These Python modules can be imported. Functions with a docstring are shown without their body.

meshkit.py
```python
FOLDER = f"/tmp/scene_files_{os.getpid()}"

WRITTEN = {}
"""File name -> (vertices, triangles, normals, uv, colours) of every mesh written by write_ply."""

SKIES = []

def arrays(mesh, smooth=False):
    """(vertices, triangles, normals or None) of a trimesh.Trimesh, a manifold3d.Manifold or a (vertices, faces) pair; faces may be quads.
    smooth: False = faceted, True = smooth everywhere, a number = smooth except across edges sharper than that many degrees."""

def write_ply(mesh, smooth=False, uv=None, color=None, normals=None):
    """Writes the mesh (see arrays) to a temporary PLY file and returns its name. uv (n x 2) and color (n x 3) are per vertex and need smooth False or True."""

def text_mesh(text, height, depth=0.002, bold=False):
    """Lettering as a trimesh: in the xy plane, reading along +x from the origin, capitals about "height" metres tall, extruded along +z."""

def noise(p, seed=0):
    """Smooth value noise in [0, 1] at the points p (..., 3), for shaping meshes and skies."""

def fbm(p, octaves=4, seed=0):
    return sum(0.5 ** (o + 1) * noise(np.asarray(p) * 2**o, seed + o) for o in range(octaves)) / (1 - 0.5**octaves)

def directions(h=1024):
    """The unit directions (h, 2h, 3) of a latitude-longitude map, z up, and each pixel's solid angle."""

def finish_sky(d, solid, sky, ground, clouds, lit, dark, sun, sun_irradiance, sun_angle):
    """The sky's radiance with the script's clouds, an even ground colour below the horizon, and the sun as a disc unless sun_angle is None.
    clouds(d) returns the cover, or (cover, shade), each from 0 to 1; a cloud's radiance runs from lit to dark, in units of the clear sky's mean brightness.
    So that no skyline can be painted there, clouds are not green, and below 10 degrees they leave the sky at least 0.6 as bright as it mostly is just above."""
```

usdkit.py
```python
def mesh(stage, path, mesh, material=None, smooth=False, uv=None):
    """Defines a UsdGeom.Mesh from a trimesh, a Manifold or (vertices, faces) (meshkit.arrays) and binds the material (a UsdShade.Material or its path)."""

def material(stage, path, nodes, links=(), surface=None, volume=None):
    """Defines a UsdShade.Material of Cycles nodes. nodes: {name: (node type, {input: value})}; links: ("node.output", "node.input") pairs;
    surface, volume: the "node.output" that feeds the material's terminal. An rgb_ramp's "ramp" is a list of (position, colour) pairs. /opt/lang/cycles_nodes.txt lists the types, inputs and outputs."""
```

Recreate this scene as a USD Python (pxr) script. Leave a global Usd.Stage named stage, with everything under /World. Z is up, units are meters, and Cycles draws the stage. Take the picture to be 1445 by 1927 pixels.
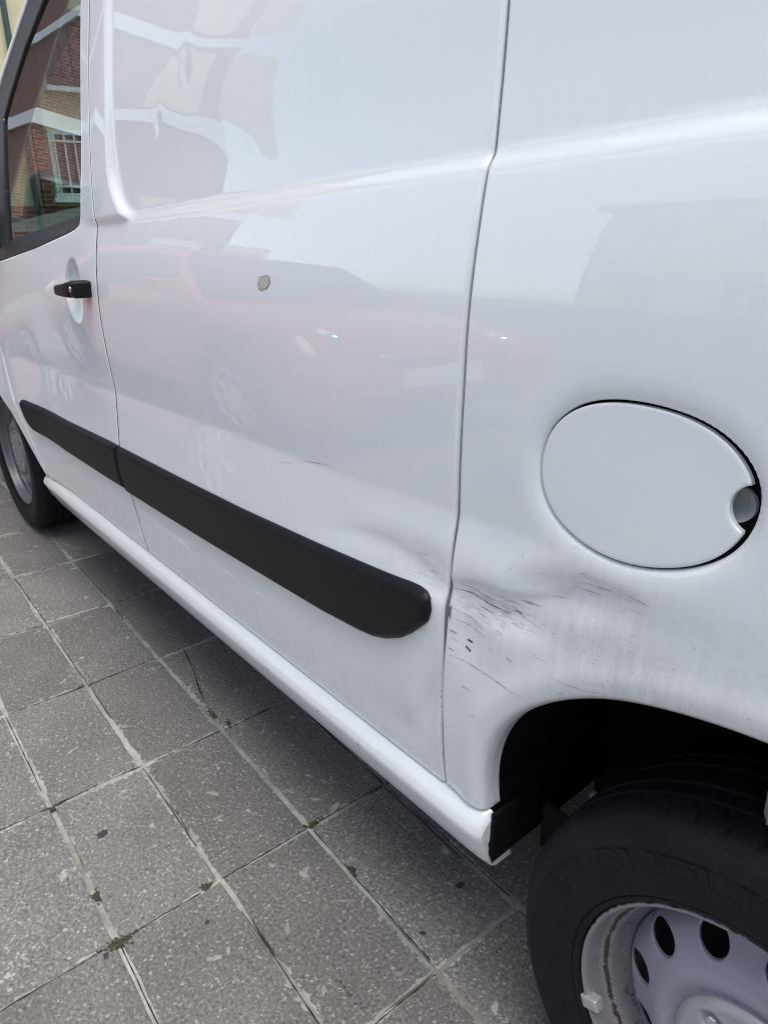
import math, random, numpy as np, trimesh, usdkit, meshkit
from pxr import Usd, UsdGeom, UsdLux, UsdShade, Gf, Sdf, Vt
from shapely.geometry import Polygon, Point, LineString
from shapely import contains_xy, prepare
import shapely
from scipy.spatial import Delaunay
random.seed(3); RNG = np.random.default_rng(7); PI = math.pi

stage = Usd.Stage.CreateInMemory()
UsdGeom.SetStageUpAxis(stage, 'Z'); UsdGeom.SetStageMetersPerUnit(stage, 1.0)
UsdGeom.Xform.Define(stage, '/World'); UsdGeom.Scope.Define(stage, '/World/Looks')

# ---------------------------------------------------------------- camera
EYE = (3.1261, -0.5959, 1.2553); YAW, PITCH, ROLL = 0.69449, 0.40033, 0.00164
EXPOSURE = 1.2
cam = UsdGeom.Camera.Define(stage, '/World/camera')
_f = np.array([-math.cos(YAW)*math.cos(PITCH), math.sin(YAW)*math.cos(PITCH), -math.sin(PITCH)])
_r = np.cross(_f, [0, 0, 1]); _r /= np.linalg.norm(_r); _u = np.cross(_r, _f)
_c, _s = math.cos(ROLL), math.sin(ROLL)
_r, _u = _c*_r + _s*_u, -_s*_r + _c*_u
M4 = np.eye(4); M4[0, :3], M4[1, :3], M4[2, :3], M4[3, :3] = _r, _u, -_f, EYE
cam.AddTransformOp().Set(Gf.Matrix4d(M4.tolist()))
cam.CreateFocalLengthAttr(24.0); cam.CreateHorizontalApertureAttr(24.0*1445/1360.0)
cam.CreateClippingRangeAttr((0.05, 1000.0)); cam.CreateExposureAttr(EXPOSURE)

# ---------------------------------------------------------------- sky and sun (bright overcast)
SUN = np.array([0.26, -0.06, 0.95]); SUN /= np.linalg.norm(SUN)
SKY_STRENGTH, SUN_INTENSITY = 0.12, 0.42
dome = UsdLux.DomeLight.Define(stage, '/World/sky')
sky = usdkit.material(stage, '/World/Looks/sky_look', {
    's': ('sky_texture', {'sky_type': 'single_scattering', 'sun_disc': False, 'sun_elevation': math.asin(SUN[2]),
                          'sun_rotation': math.atan2(SUN[0], SUN[1]), 'altitude': 200.0}),
    'tc': ('texture_coordinate', {}),
    'n': ('noise_texture', {'scale': 2.2, 'detail': 6.0, 'roughness': 0.55}),
    'r': ('rgb_ramp', {'ramp': [(0.32, (0.12,)*3), (0.66, (0.60,)*3)]}),
    'bw': ('rgb_to_bw', {}),
    'cl': ('mix', {'mix_type': 'multiply', 'fac': 1.0, 'color2': (1.29, 1.355, 1.385)}),
    'm': ('mix', {}),
    'b': ('background_shader', {'strength': SKY_STRENGTH})},
    [('tc.generated', 'n.vector'), ('n.fac', 'r.fac'), ('s.color', 'bw.color'), ('bw.val', 'cl.color1'),
     ('r.color', 'm.fac'), ('s.color', 'm.color1'), ('cl.color', 'm.color2'), ('m.color', 'b.color')], surface='b.background')
UsdShade.MaterialBindingAPI.Apply(dome.GetPrim()).Bind(sky)
dome.GetPrim().SetCustomDataByKey('kind', 'structure')
sun = UsdLux.DistantLight.Define(stage, '/World/sun')
sun.CreateNormalizeAttr(True); sun.CreateIntensityAttr(SUN_INTENSITY); sun.CreateAngleAttr(42.0); sun.CreateColorAttr(Gf.Vec3f(1.0, 0.95, 0.87))
_z = SUN; _x = np.cross([0, 0, 1], _z); _x /= np.linalg.norm(_x); _y = np.cross(_z, _x)
Ms = np.eye(4); Ms[0, :3], Ms[1, :3], Ms[2, :3] = _x, _y, _z
sun.AddTransformOp().Set(Gf.Matrix4d(Ms.tolist()))

# ---------------------------------------------------------------- the van side as a surface y = S(x, z)
def sm(a,b,t):
    t=np.clip((t-a)/(b-a),0,1);return t*t*(3-2*t)
def zb(x): return 1.233+.067*(x-1.6)-.03*np.clip(1.4-x,0,9)**2
def zc(x): return .772+.0493*x
def zs1(x): return .612+.0603*x
def S(x,z):
    x=np.asarray(x,float);z=np.asarray(z,float)
    b,c,s1=zb(x),zc(x),zs1(x)
    s0=s1-.1
    # below strip
    low=.008+.06*(s0-z)+.22*np.clip(s0-z-.08,0,9)**2*1.0
    mid=.0+.08*(s1-z)            # behind strip
    sh=.085*(z-s1)               # shoulder up to crease
    up0=.085*(c-s1)
    t=z-c
    up=up0-.062*np.minimum(t,.18)+.062/.18*np.minimum(t,.18)**2*.5   # concave then vertical
    up=up+ .55*np.clip(z-(b-.2),0,9)**2
    def smin(f,g,zz,w): 
        k=sm(-w,w,zz);return f*(1-k)+g*k
    y=smin(low,mid,z-s0,.012)
    y=smin(y,sh,z-s1,.012)
    y=smin(y,up,z-c,.004)
    # quarter panel variant
    q=sm(2.57,2.80,x)
    yq=.004+.0*z+.075*np.clip(.90-z,0,9)+.55*np.clip(z-(b-.2),0,9)**2
    yq=.004+.115*.04*np.log1p(np.exp(np.clip((.885-z)/.018,-40,40)))*.45+.55*np.clip(z-(b-.2),0,9)**2
    y=y*(1-q)+yq*q
    flush=.55*.2**2+.010*(1-sm(1.2,1.45,x))+.10*(z-b)+.13*np.clip(z-b,0,9)**2
    y=smin(y,flush,z-b-.004,.007)
    aa=x-(1.456-.1*(z-1.346));bb=z-b;r=.12
    sd=r-np.hypot(np.clip(r-aa,0,9),np.clip(r-bb,0,9))
    y=y+(.0145-.0075*sm(.06,.26,bb))*sm(-.004,.0125+.014*sm(.06,.26,bb),sd)
    y=y-.03*(1-sm(.3,.85,x))*(1-sm(.75,1.05,z))
    return y

# ---------------------------------------------------------------- helpers
USED, OFFS = {}, {}
def unique(parent, name):
    key = f'{parent}/{name}'; n = USED.get(key, 0); USED[key] = n + 1
    return key if n == 0 else f'{key}_{n:03d}'
def says(prim, label=None, cat=None, group=None, kind=None):
    for k, v in (('label', label), ('category', cat), ('group', group), ('kind', kind)):
        if v: prim.SetCustomDataByKey(k, v)
def thing(name, label=None, cat=None, loc=(0, 0, 0), group=None, kind=None, parent='/World', rotz=0.0):
    p = unique(parent, name); x = UsdGeom.Xform.Define(stage, p)
    x.AddTranslateOp().Set(Gf.Vec3d(*map(float, loc)))
    if rotz: x.AddRotateZOp().Set(float(rotz))
    base = OFFS.get(parent, np.zeros(3)); OFFS[p] = base + np.array(loc, float)
    says(x.GetPrim(), label, cat, group, kind); return p
def joined(*ms):
    vs, fs, n = [], [], 0
    for m in ms:
        if hasattr(m, 'to_mesh'): m = man(m)
        v, f = (np.array(m.vertices), np.array(m.faces)) if hasattr(m, 'faces') else (np.asarray(m[0], float), np.asarray(m[1], int))
        if f.shape[1] == 4: f = np.vstack([f[:, [0, 1, 2]], f[:, [0, 2, 3]]])
        vs.append(v); fs.append(f + n); n += len(v)
    return np.vstack(vs), np.vstack(fs)
def obj(name, mesh, mat, parent='/World', smooth=False, label=None, cat=None, group=None, kind=None, local=False, prim=None):
    """One Mesh prim; points are given in world metres and stored relative to the thing they belong to."""
    p = unique(parent, name); off = OFFS.get(parent, np.zeros(3)); OFFS[p] = off
    v, f = joined(mesh)
    if not local: v = v - off
    m = usdkit.mesh(stage, p, (v, f), f'/World/Looks/{mat}', smooth=smooth)
    for k, a in (prim or {}).items():
        a = np.asarray(a, np.float32)
        t = Sdf.ValueTypeNames.Float3Array if a.ndim == 2 else Sdf.ValueTypeNames.FloatArray
        UsdGeom.PrimvarsAPI(m).CreatePrimvar(k, t, 'vertex').Set(Vt.Vec3fArray.FromNumpy(a) if a.ndim == 2 else Vt.FloatArray.FromNumpy(a))
    says(m.GetPrim(), label, cat, group, kind); return p
def box(x0, x1, y0, y1, z0, z1):
    m = trimesh.creation.box((x1-x0, y1-y0, z1-z0)); m.apply_translation(((x0+x1)/2, (y0+y1)/2, (z0+z1)/2)); return m
def rbox(x0, x1, y0, y1, z0, z1, r=.01):
    import manifold3d as m3
    s = m3.Manifold.sphere(r, 16)
    return m3.Manifold.batch_hull([s.translate((x, y, z)) for x in (x0+r, x1-r) for y in (y0+r, y1-r) for z in (z0+r, z1-r)])
def man(m):
    q = m.to_mesh(); return np.array(q.vert_properties[:, :3]), np.array(q.tri_verts)
def tube(pts, r, n=8):
    pts = np.asarray(pts, float); v, f = [], []
    r = np.broadcast_to(r, len(pts))
    for i, p in enumerate(pts):
        d = pts[min(i+1, len(pts)-1)] - pts[max(i-1, 0)]; d /= np.linalg.norm(d)
        a = np.cross(d, [0, 0, 1] if abs(d[2]) < .9 else [1, 0, 0]); a /= np.linalg.norm(a); b = np.cross(d, a)
        for k in range(n): v.append(p + r[i]*(math.cos(2*PI*k/n)*a + math.sin(2*PI*k/n)*b))
    for i in range(len(pts)-1):
        for k in range(n):
            a, b = i*n+k, i*n+(k+1) % n; f += [(a, b, b+n), (a, b+n, a+n)]
    for e in (0, len(pts)-1):
        v.append(pts[e]); c = len(v)-1
        for k in range(n):
            a, b = e*n+k, e*n+(k+1) % n; f.append((c, b, a) if e == 0 else (c, a, b))
    return np.array(v), np.array(f)
def lathe_y(profile, c, n=96, disp=None, a0=0.0, a1=2*PI):
    """Profile of (y, r) turned about an axis along y through c."""
    pr = np.asarray(profile, float); full = abs(a1-a0-2*PI) < 1e-6
    t = np.linspace(a0, a1, n, endpoint=not full); Y = np.repeat(pr[:, :1], n, 1); Rr = np.repeat(pr[:, 1:2], n, 1); T = np.repeat(t[None], len(pr), 0)
    if disp is not None: Rr = Rr + disp(Y, Rr, T)
    v = np.stack([c[0]+Rr*np.cos(T), c[1]+Y, c[2]+Rr*np.sin(T)], -1).reshape(-1, 3); f = []
    i = np.arange(len(pr)-1)[:, None]; k = np.arange(n if full else n-1)[None]; k2 = (k+1) % n
    a, b, cc, d = i*n+k, i*n+k2, (i+1)*n+k2, (i+1)*n+k
    return v, np.stack([a, b, cc, d], -1).reshape(-1, 4)
def loop_pts(ring, h):
    L = LineString(ring.coords) if hasattr(ring, 'coords') else LineString(ring)
    n = max(6, int(L.length/h)); return np.array([L.interpolate(i*L.length/n).coords[0] for i in range(n)])
def round_edge(r):
    return lambda d: np.where(d < r, r - np.sqrt(np.maximum(r*r - (r-np.minimum(d, r))**2, 0)), 0.0)
def panel(poly, Sf, h=.008, edge=round_edge(.004), ds=(0, .0005, .0014, .0028, .0045, .008), flange=.014, fine=None, bh=.007):
    """A sheet over a polygon of the (x, z) plane, bent to y = Sf(x, z), with rolled edges and a flange turned inwards. Returns (v, f), xz, distance."""
    polys = list(poly.geoms) if hasattr(poly, 'geoms') else [poly]; poly = max(polys, key=lambda q: q.area)
    P, D, loops, n = [], [], [], 0
    for d in ds:
        q = poly.buffer(-d, join_style=2) if d else poly
        for g in (q.geoms if hasattr(q, 'geoms') else [q]):
            if g.is_empty: continue
            for ring in [g.exterior, *g.interiors]:
                pts = loop_pts(ring, bh)
                if d == 0:
                    ccw = shapely.LinearRing(ring.coords).is_ccw; loops.append((n, len(pts), ccw))
                P.append(pts); D.append(np.full(len(pts), float(d))); n += len(pts)
    inner = poly.buffer(-ds[-1]-h*.55); prepare(inner)
    def grid(hh, reg):
        x0, z0, x1, z1 = reg
        X, Z = np.meshgrid(np.arange(x0, x1, hh), np.arange(z0, z1, hh*.9)); X[::2] += hh/2
        return np.c_[X.ravel(), Z.ravel()]
    G = grid(h, poly.bounds)
    if fine is not None:
        fh, fr = fine; G = G[~((G[:, 0] > fr[0]) & (G[:, 0] < fr[2]) & (G[:, 1] > fr[1]) & (G[:, 1] < fr[3]))]; G = np.vstack([G, grid(fh, fr)])
    if not inner.is_empty:
        G = G[contains_xy(inner, G[:, 0], G[:, 1])]; P.append(G); D.append(np.full(len(G), 1.0))
    P, D = np.vstack(P), np.concatenate(D)
    tri = Delaunay(P + RNG.normal(0, 1e-7, P.shape)).simplices
    c = P[tri].mean(1); prepare(poly); tri = tri[contains_xy(poly, c[:, 0], c[:, 1])]
    a, b, cc = P[tri[:, 0]], P[tri[:, 1]], P[tri[:, 2]]
    ar = (b[:, 0]-a[:, 0])*(cc[:, 1]-a[:, 1]) - (b[:, 1]-a[:, 1])*(cc[:, 0]-a[:, 0])
    tri[ar < 0] = tri[ar < 0][:, ::-1]; tri = tri[np.abs(ar) > 1e-12]
    y = Sf(P[:, 0], P[:, 1]) + edge(D)
    V = np.c_[P[:, 0], y, P[:, 1]]; F = [tri]
    if flange:
        for s, m, ccw in loops:
            e = V[s:s+m]; o = len(V); V = np.vstack([V, e, e + [0, flange, 0]])
            k = np.arange(m); k2 = (k+1) % m; q = np.stack([o+k, o+k2, o+m+k2, o+m+k], -1)
            if ccw: q = q[:, ::-1]
            F.append(np.vstack([q[:, [0, 1, 2]], q[:, [0, 2, 3]]]))
    return (V, np.vstack(F))
def spline_loop(pts, n=160):
    from scipy.interpolate import splprep, splev
    p = np.vstack([pts, pts[:1]]); tck, _ = splprep(p.T, s=1e-5, per=True); return np.array(splev(np.linspace(0, 1, n, endpoint=False), tck)).T

# ---------------------------------------------------------------- materials
def mat(name, nodes, links=(), surface='p.BSDF', **kw):
    return usdkit.material(stage, f'/World/Looks/{name}', nodes, links, surface=surface, **kw)
def plain(name, color, rough=.5, metal=0.0, coat=0.0, spec=.5, vary=.0, scale=40.0, bump=0.0):
    nodes = {'g': ('geometry', {}), 'p': ('principled_bsdf', {'base_color': color, 'roughness': rough, 'metallic': metal, 'coat_weight': coat, 'specular_ior_level': spec})}
    links = []
    if vary or bump:
        nodes['n'] = ('noise_texture', {'scale': scale, 'detail': 5.0, 'roughness': .6}); links.append(('g.position', 'n.vector'))
    if vary:
        lo, hi = [c*(1-vary) for c in color], [min(1, c*(1+vary)) for c in color]
        nodes['r'] = ('rgb_ramp', {'ramp': [(.3, lo), (.7, hi)]}); links += [('n.fac', 'r.fac'), ('r.color', 'p.base_color')]
    if bump:
        nodes['b'] = ('bump', {'strength': bump, 'distance': .002}); links += [('n.fac', 'b.height'), ('b.normal', 'p.normal')]
    return mat(name, nodes, links)

PAINT = (.75, .765, .757)
mat('white_paint', {
    'g': ('geometry', {}), 'a': ('attribute', {'attribute': 'dirt'}), 'sx': ('attribute', {'attribute': 'scuff'}),
    'map': ('mapping', {'scale': (16.0, 16.0, 1.5)}), 'streak': ('noise_texture', {'scale': 6.0, 'detail': 8.0, 'roughness': .7}),
    'speck': ('noise_texture', {'scale': 420.0, 'detail': 2.0}), 'big': ('noise_texture', {'scale': 5.0, 'detail': 4.0}),
    'srot': ('mapping', {'rotation': (0.0, .05, 0.0), 'scale': (30.0, 30.0, 420.0)}), 'sn': ('noise_texture', {'scale': 1.0, 'detail': 3.0}),
    'sr': ('rgb_ramp', {'ramp': [(.46, (0, 0, 0)), (.66, (1, 1, 1))]}), 'sm': ('math', {'math_type': 'multiply'}),
    'r1': ('rgb_ramp', {'ramp': [(.35, (0, 0, 0)), (.75, (1, 1, 1))]}), 'r2': ('rgb_ramp', {'ramp': [(.58, (0, 0, 0)), (.72, (1, 1, 1))]}),
    'add': ('math', {'math_type': 'add'}), 'mul': ('math', {'math_type': 'multiply', 'use_clamp': True}),
    'mix': ('mix', {'color1': PAINT, 'color2': (.50, .48, .45)}), 'mix2': ('mix', {'color2': (.38, .37, .365)}),
    'rough': ('map_range', {'from_min': 0.0, 'from_max': 1.0, 'to_min': .0, 'to_max': .10}),
    'peel': ('noise_texture', {'scale': 9.0, 'detail': 1.0}), 'bump': ('bump', {'strength': .035, 'distance': .003}),
    'p': ('principled_bsdf', {'roughness': .42, 'coat_weight': 1.0, 'coat_roughness': .03, 'coat_ior': 1.64})},
    [('g.position', 'map.vector'), ('map.vector', 'streak.vector'), ('g.position', 'speck.vector'), ('g.position', 'big.vector'), ('g.position', 'peel.vector'),
     ('g.position', 'srot.vector'), ('srot.vector', 'sn.vector'), ('sn.fac', 'sr.fac'), ('sr.color', 'sm.value1'), ('sx.fac', 'sm.value2'),
     ('streak.fac', 'r1.fac'), ('speck.fac', 'r2.fac'), ('r1.color', 'add.value1'), ('r2.color', 'add.value2'), ('add.value', 'mul.value1'), ('a.fac', 'mul.value2'),
     ('mul.value', 'mix.fac'), ('mix.color', 'mix2.color1'), ('sm.value', 'mix2.fac'), ('mix2.color', 'p.base_color'), ('mul.value', 'rough.value'), ('rough.result', 'p.coat_roughness'),
     ('peel.fac', 'bump.height'), ('bump.normal', 'p.coat_normal')])
plain('black_plastic', (.0048, .0052, .0066), .46, spec=.24, vary=.25, scale=200, bump=.2)
plain('trim_plastic', (.03, .028, .03), .45, vary=.2, scale=60)
plain('dark_liner', (.0045, .0045, .0055), .85, spec=.12, vary=.4, scale=25)
plain('gap_black', (.004, .004, .005), .9)
plain('seal_rubber', (.008, .008, .009), .55)
mat('tyre_rubber', {'g': ('geometry', {}), 'n': ('noise_texture', {'scale': 22.0, 'detail': 8.0, 'roughness': .7}), 'n2': ('noise_texture', {'scale': 600.0, 'detail': 2.0}),
    'r': ('rgb_ramp', {'ramp': [(.3, (.0035, .004, .0056)), (.7, (.0075, .008, .0105))]}), 'r2': ('rgb_ramp', {'ramp': [(.70, (0, 0, 0)), (.76, (1, 1, 1))]}),
    'm': ('mix', {'color2': (.09, .085, .08)}), 'b': ('bump', {'strength': .25, 'distance': .001}), 'p': ('principled_bsdf', {'roughness': .6, 'specular_ior_level': .22})},
    [('g.position', 'n.vector'), ('g.position', 'n2.vector'), ('n.fac', 'r.fac'), ('n2.fac', 'r2.fac'), ('r2.color', 'm.fac'), ('r.color', 'm.color1'), ('m.color', 'p.base_color'), ('n2.fac', 'b.height'), ('b.normal', 'p.normal')])
def steel(name, base, rust, lo, hi):
    mat(name, {'g': ('geometry', {}), 'n': ('noise_texture', {'scale': 75.0, 'detail': 9.0, 'roughness': .7}), 'a': ('attribute', {'attribute': 'rust'}), 'ad': ('math', {'math_type': 'add'}),
        'r': ('rgb_ramp', {'ramp': [(lo, (0, 0, 0)), (hi, (1, 1, 1))]}), 'n2': ('noise_texture', {'scale': 9.0, 'detail': 4.0}), 'r2': ('rgb_ramp', {'ramp': [(.3, [c*.86 for c in base]), (.7, base)]}),
        'm': ('mix', {'color2': rust}), 'p': ('principled_bsdf', {'roughness': .38, 'metallic': .25})},
        [('g.position', 'n.vector'), ('g.position', 'n2.vector'), ('n.fac', 'ad.value1'), ('a.fac', 'ad.value2'), ('ad.value', 'r.fac'), ('n2.fac', 'r2.fac'), ('r.color', 'm.fac'), ('r2.color', 'm.color1'), ('m.color', 'p.base_color')])
steel('wheel_steel', (.30, .293, .36), (.055, .034, .024), .60, .74)
steel('rim_steel', (.25, .24, .25), (.045, .03, .024), .58, .70)
steel('wheel_steel_dark', (.17, .165, .185), (.05, .032, .024), .60, .74)
plain('hub_grey', (.22, .22, .225), .4, metal=.3, vary=.1, scale=14)
plain('cap_silver', (.36, .36, .37), .35, metal=.35, vary=.06, scale=14)
plain('bright_metal', (.62, .62, .64), .22, metal=1.0)
plain('pocket_grey', (.27, .27, .28), .55); plain('lead_grey', (.42, .42, .43), .4, metal=.4, vary=.15, scale=120)
plain('primer_grey', (.44, .42, .37), .6, vary=.15, scale=150)
plain('scratch_dark', (.25, .25, .255), .7); plain('scratch_mid', (.40, .40, .41), .7); plain('scratch_black', (.07, .07, .075), .7); plain('sealer_grey', (.13, .13, .135), .7)
plain('fabric_dark', (.02, .022, .026), .9, vary=.3, scale=90)
plain('dash_plastic', (.016, .018, .02), .6)
def pane(name, tint, ior=1.5, rough=0.0, extra=1.0):
    mat(name, {'f': ('fresnel', {'IOR': ior}), 'x': ('math', {'math_type': 'multiply', 'value2': extra, 'use_clamp': True}), 't': ('transparent_bsdf', {'color': tint}), 'g': ('glossy_bsdf', {'color': (1, 1, 1), 'roughness': rough}), 'm': ('mix_closure', {})},
        [('f.fac', 'x.value1'), ('x.value', 'm.fac'), ('t.BSDF', 'm.closure1'), ('g.BSDF', 'm.closure2')], surface='m.closure')
pane('window_glass', (.62, .74, .70), 1.52, extra=1.75)
pane('clear_glass', (.88, .90, .90))
plain('mirror_silver', (.55, .66, .64), .01, metal=1.0)
plain('dark_glass', (.008, .010, .012), .02, coat=0.0, spec=.8)

# ---------------------------------------------------------------- the pavement and the ground
GA, GX, GY, TS, TT = 0.02007, 0.8762, 0.27688, 0.41283, 0.21242
TD = np.array([-math.cos(GA), math.sin(GA)]); TN = np.array([-math.sin(GA), -math.cos(GA)])
def grid_pt(i, j): return np.array([GX, GY]) - TD*j*TS + TN*i*TT
def speckle(name, base_lo, base_mid, base_hi, tile=True):
    nodes = {'g': ('geometry', {}), 'n': ('noise_texture', {'scale': 150.0, 'detail': 4.0, 'roughness': .85}), 'big': ('noise_texture', {'scale': 5.0, 'detail': 5.0, 'roughness': .6}),
        'r': ('rgb_ramp', {'ramp': [(.33, base_lo), (.47, base_mid), (.54, base_mid), (.66, base_hi)]}), 'rb': ('rgb_ramp', {'ramp': [(.25, (.80,)*3), (.75, (1.12, 1.11, 1.10))]}),
        'mb': ('mix', {'mix_type': 'multiply', 'fac': 1.0}),
        'vn': ('noise_texture', {'scale': 120.0, 'detail': 2.0}), 'vx': ('vector_math', {'math_type': 'multiply_add', 'vector2': (.012, .012, .012)}), 'v': ('voronoi_texture', {'scale': 165.0}), 'sv': ('separate_color', {}), 'vg': ('math', {'math_type': 'greater_than', 'value2': .92}), 'vd': ('math', {'math_type': 'less_than', 'value2': .42}), 'vm': ('math', {'math_type': 'multiply'}),
        'mw': ('mix', {'color2': (.34, .32, .295)}),
        'v2': ('voronoi_texture', {'scale': 140.0}), 's2': ('separate_color', {}), 'g2': ('math', {'math_type': 'greater_than', 'value2': .975}), 'd2': ('math', {'math_type': 'less_than', 'value2': .36}), 'm2': ('math', {'math_type': 'multiply'}),
        'md': ('mix', {'color2': (.075, .075, .082)}),
        'v3': ('voronoi_texture', {'scale': 36.0}), 's3': ('separate_color', {}), 'g3': ('math', {'math_type': 'greater_than', 'value2': .996}), 'd3': ('math', {'math_type': 'less_than', 'value2': .3}), 'm3': ('math', {'math_type': 'multiply'}),
        'mo': ('mix', {'color2': (.24, .15, .09)}),
        'l': ('noise_texture', {'scale': 24.0, 'detail': 6.0, 'roughness': .62, 'distortion': .5}), 'lr': ('rgb_ramp', {'ramp': [(.635, (0, 0, 0)), (.655, (.35,)*3), (.69, (.8,)*3)]}), 'ml': ('mix', {'color2': (.40, .385, .36)}),
        'oi': ('object_info', {}), 'ov': ('map_range', {'to_min': .84, 'to_max': 1.14}), 'mv': ('vector_math', {'math_type': 'scale'}),
        'b': ('bump', {'strength': .7, 'distance': .0025}), 'p': ('principled_bsdf', {'roughness': .85, 'specular_ior_level': .3})}
    links = [('g.position', x + '.vector') for x in ('n', 'big', 'vn', 'l')] + [('vn.color', 'vx.vector1'), ('g.position', 'vx.vector3')] + [('vx.vector', x + '.vector') for x in ('v', 'v2', 'v3')] + [('n.fac', 'r.fac'), ('big.fac', 'rb.fac'), ('r.color', 'mb.color1'), ('rb.color', 'mb.color2'),
        ('v.color', 'sv.color'), ('sv.r', 'vg.value1'), ('v.distance', 'vd.value1'), ('vg.value', 'vm.value1'), ('vd.value', 'vm.value2'), ('vm.value', 'mw.fac'), ('mb.color', 'mw.color1'),
        ('v2.color', 's2.color'), ('s2.r', 'g2.value1'), ('v2.distance', 'd2.value1'), ('g2.value', 'm2.value1'), ('d2.value', 'm2.value2'), ('m2.value', 'md.fac'), ('mw.color', 'md.color1'),
        ('v3.color', 's3.color'), ('s3.g', 'g3.value1'), ('v3.distance', 'd3.value1'), ('g3.value', 'm3.value1'), ('d3.value', 'm3.value2'), ('m3.value', 'mo.fac'), ('md.color', 'mo.color1'),
        ('l.fac', 'lr.fac'), ('lr.color', 'ml.fac'), ('mo.color', 'ml.color1'), ('oi.random', 'ov.value'), ('ov.result', 'mv.scale'), ('n.fac', 'b.height'), ('b.normal', 'p.normal')]
    last = 'ml.color'
    if tile:   # mortar smeared over the tile's own edges
        nodes |= {'loc': ('attribute', {'attribute': 'loc'}), 'sep': ('separate_xyz', {}), 'ax': ('math', {'math_type': 'absolute'}), 'ay': ('math', {'math_type': 'absolute'}),
            'dx': ('math', {'math_type': 'subtract', 'value1': TS/2}), 'dy': ('math', {'math_type': 'subtract', 'value1': TT/2}), 'dm': ('math', {'math_type': 'minimum'}),
            'en': ('noise_texture', {'scale': 55.0, 'detail': 5.0, 'roughness': .7}), 'en2': ('noise_texture', {'scale': 3.5, 'detail': 2.0}), 'er': ('map_range', {'from_min': .40, 'from_max': .68, 'to_min': .004, 'to_max': .017}),
            'e2': ('map_range', {'from_min': .38, 'from_max': .62, 'to_min': .1, 'to_max': 1.0, 'clamp': True}), 'ee': ('math', {'math_type': 'multiply'}), 'lt': ('math', {'math_type': 'less_than'}), 'lf': ('math', {'math_type': 'multiply', 'value2': .8}), 'me': ('mix', {'color2': (.39, .37, .335)})}
        links += [('loc.vector', 'sep.vector'), ('sep.x', 'ax.value1'), ('sep.y', 'ay.value1'), ('ax.value', 'dx.value2'), ('ay.value', 'dy.value2'), ('dx.value', 'dm.value1'), ('dy.value', 'dm.value2'),
            ('g.position', 'en.vector'), ('g.position', 'en2.vector'), ('en.fac', 'er.value'), ('en2.fac', 'e2.value'), ('er.result', 'ee.value1'), ('e2.result', 'ee.value2'), ('dm.value', 'lt.value1'), ('ee.value', 'lt.value2'), ('lt.value', 'lf.value1'), ('lf.value', 'me.fac'), ('ml.color', 'me.color1')]
        last = 'me.color'
    links += [(last, 'mv.vector1'), ('mv.vector', 'p.base_color')]
    mat(name, nodes, links)
speckle('slab_concrete', (.062, .056, .052), (.162, .150, .140), (.37, .35, .325))
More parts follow.
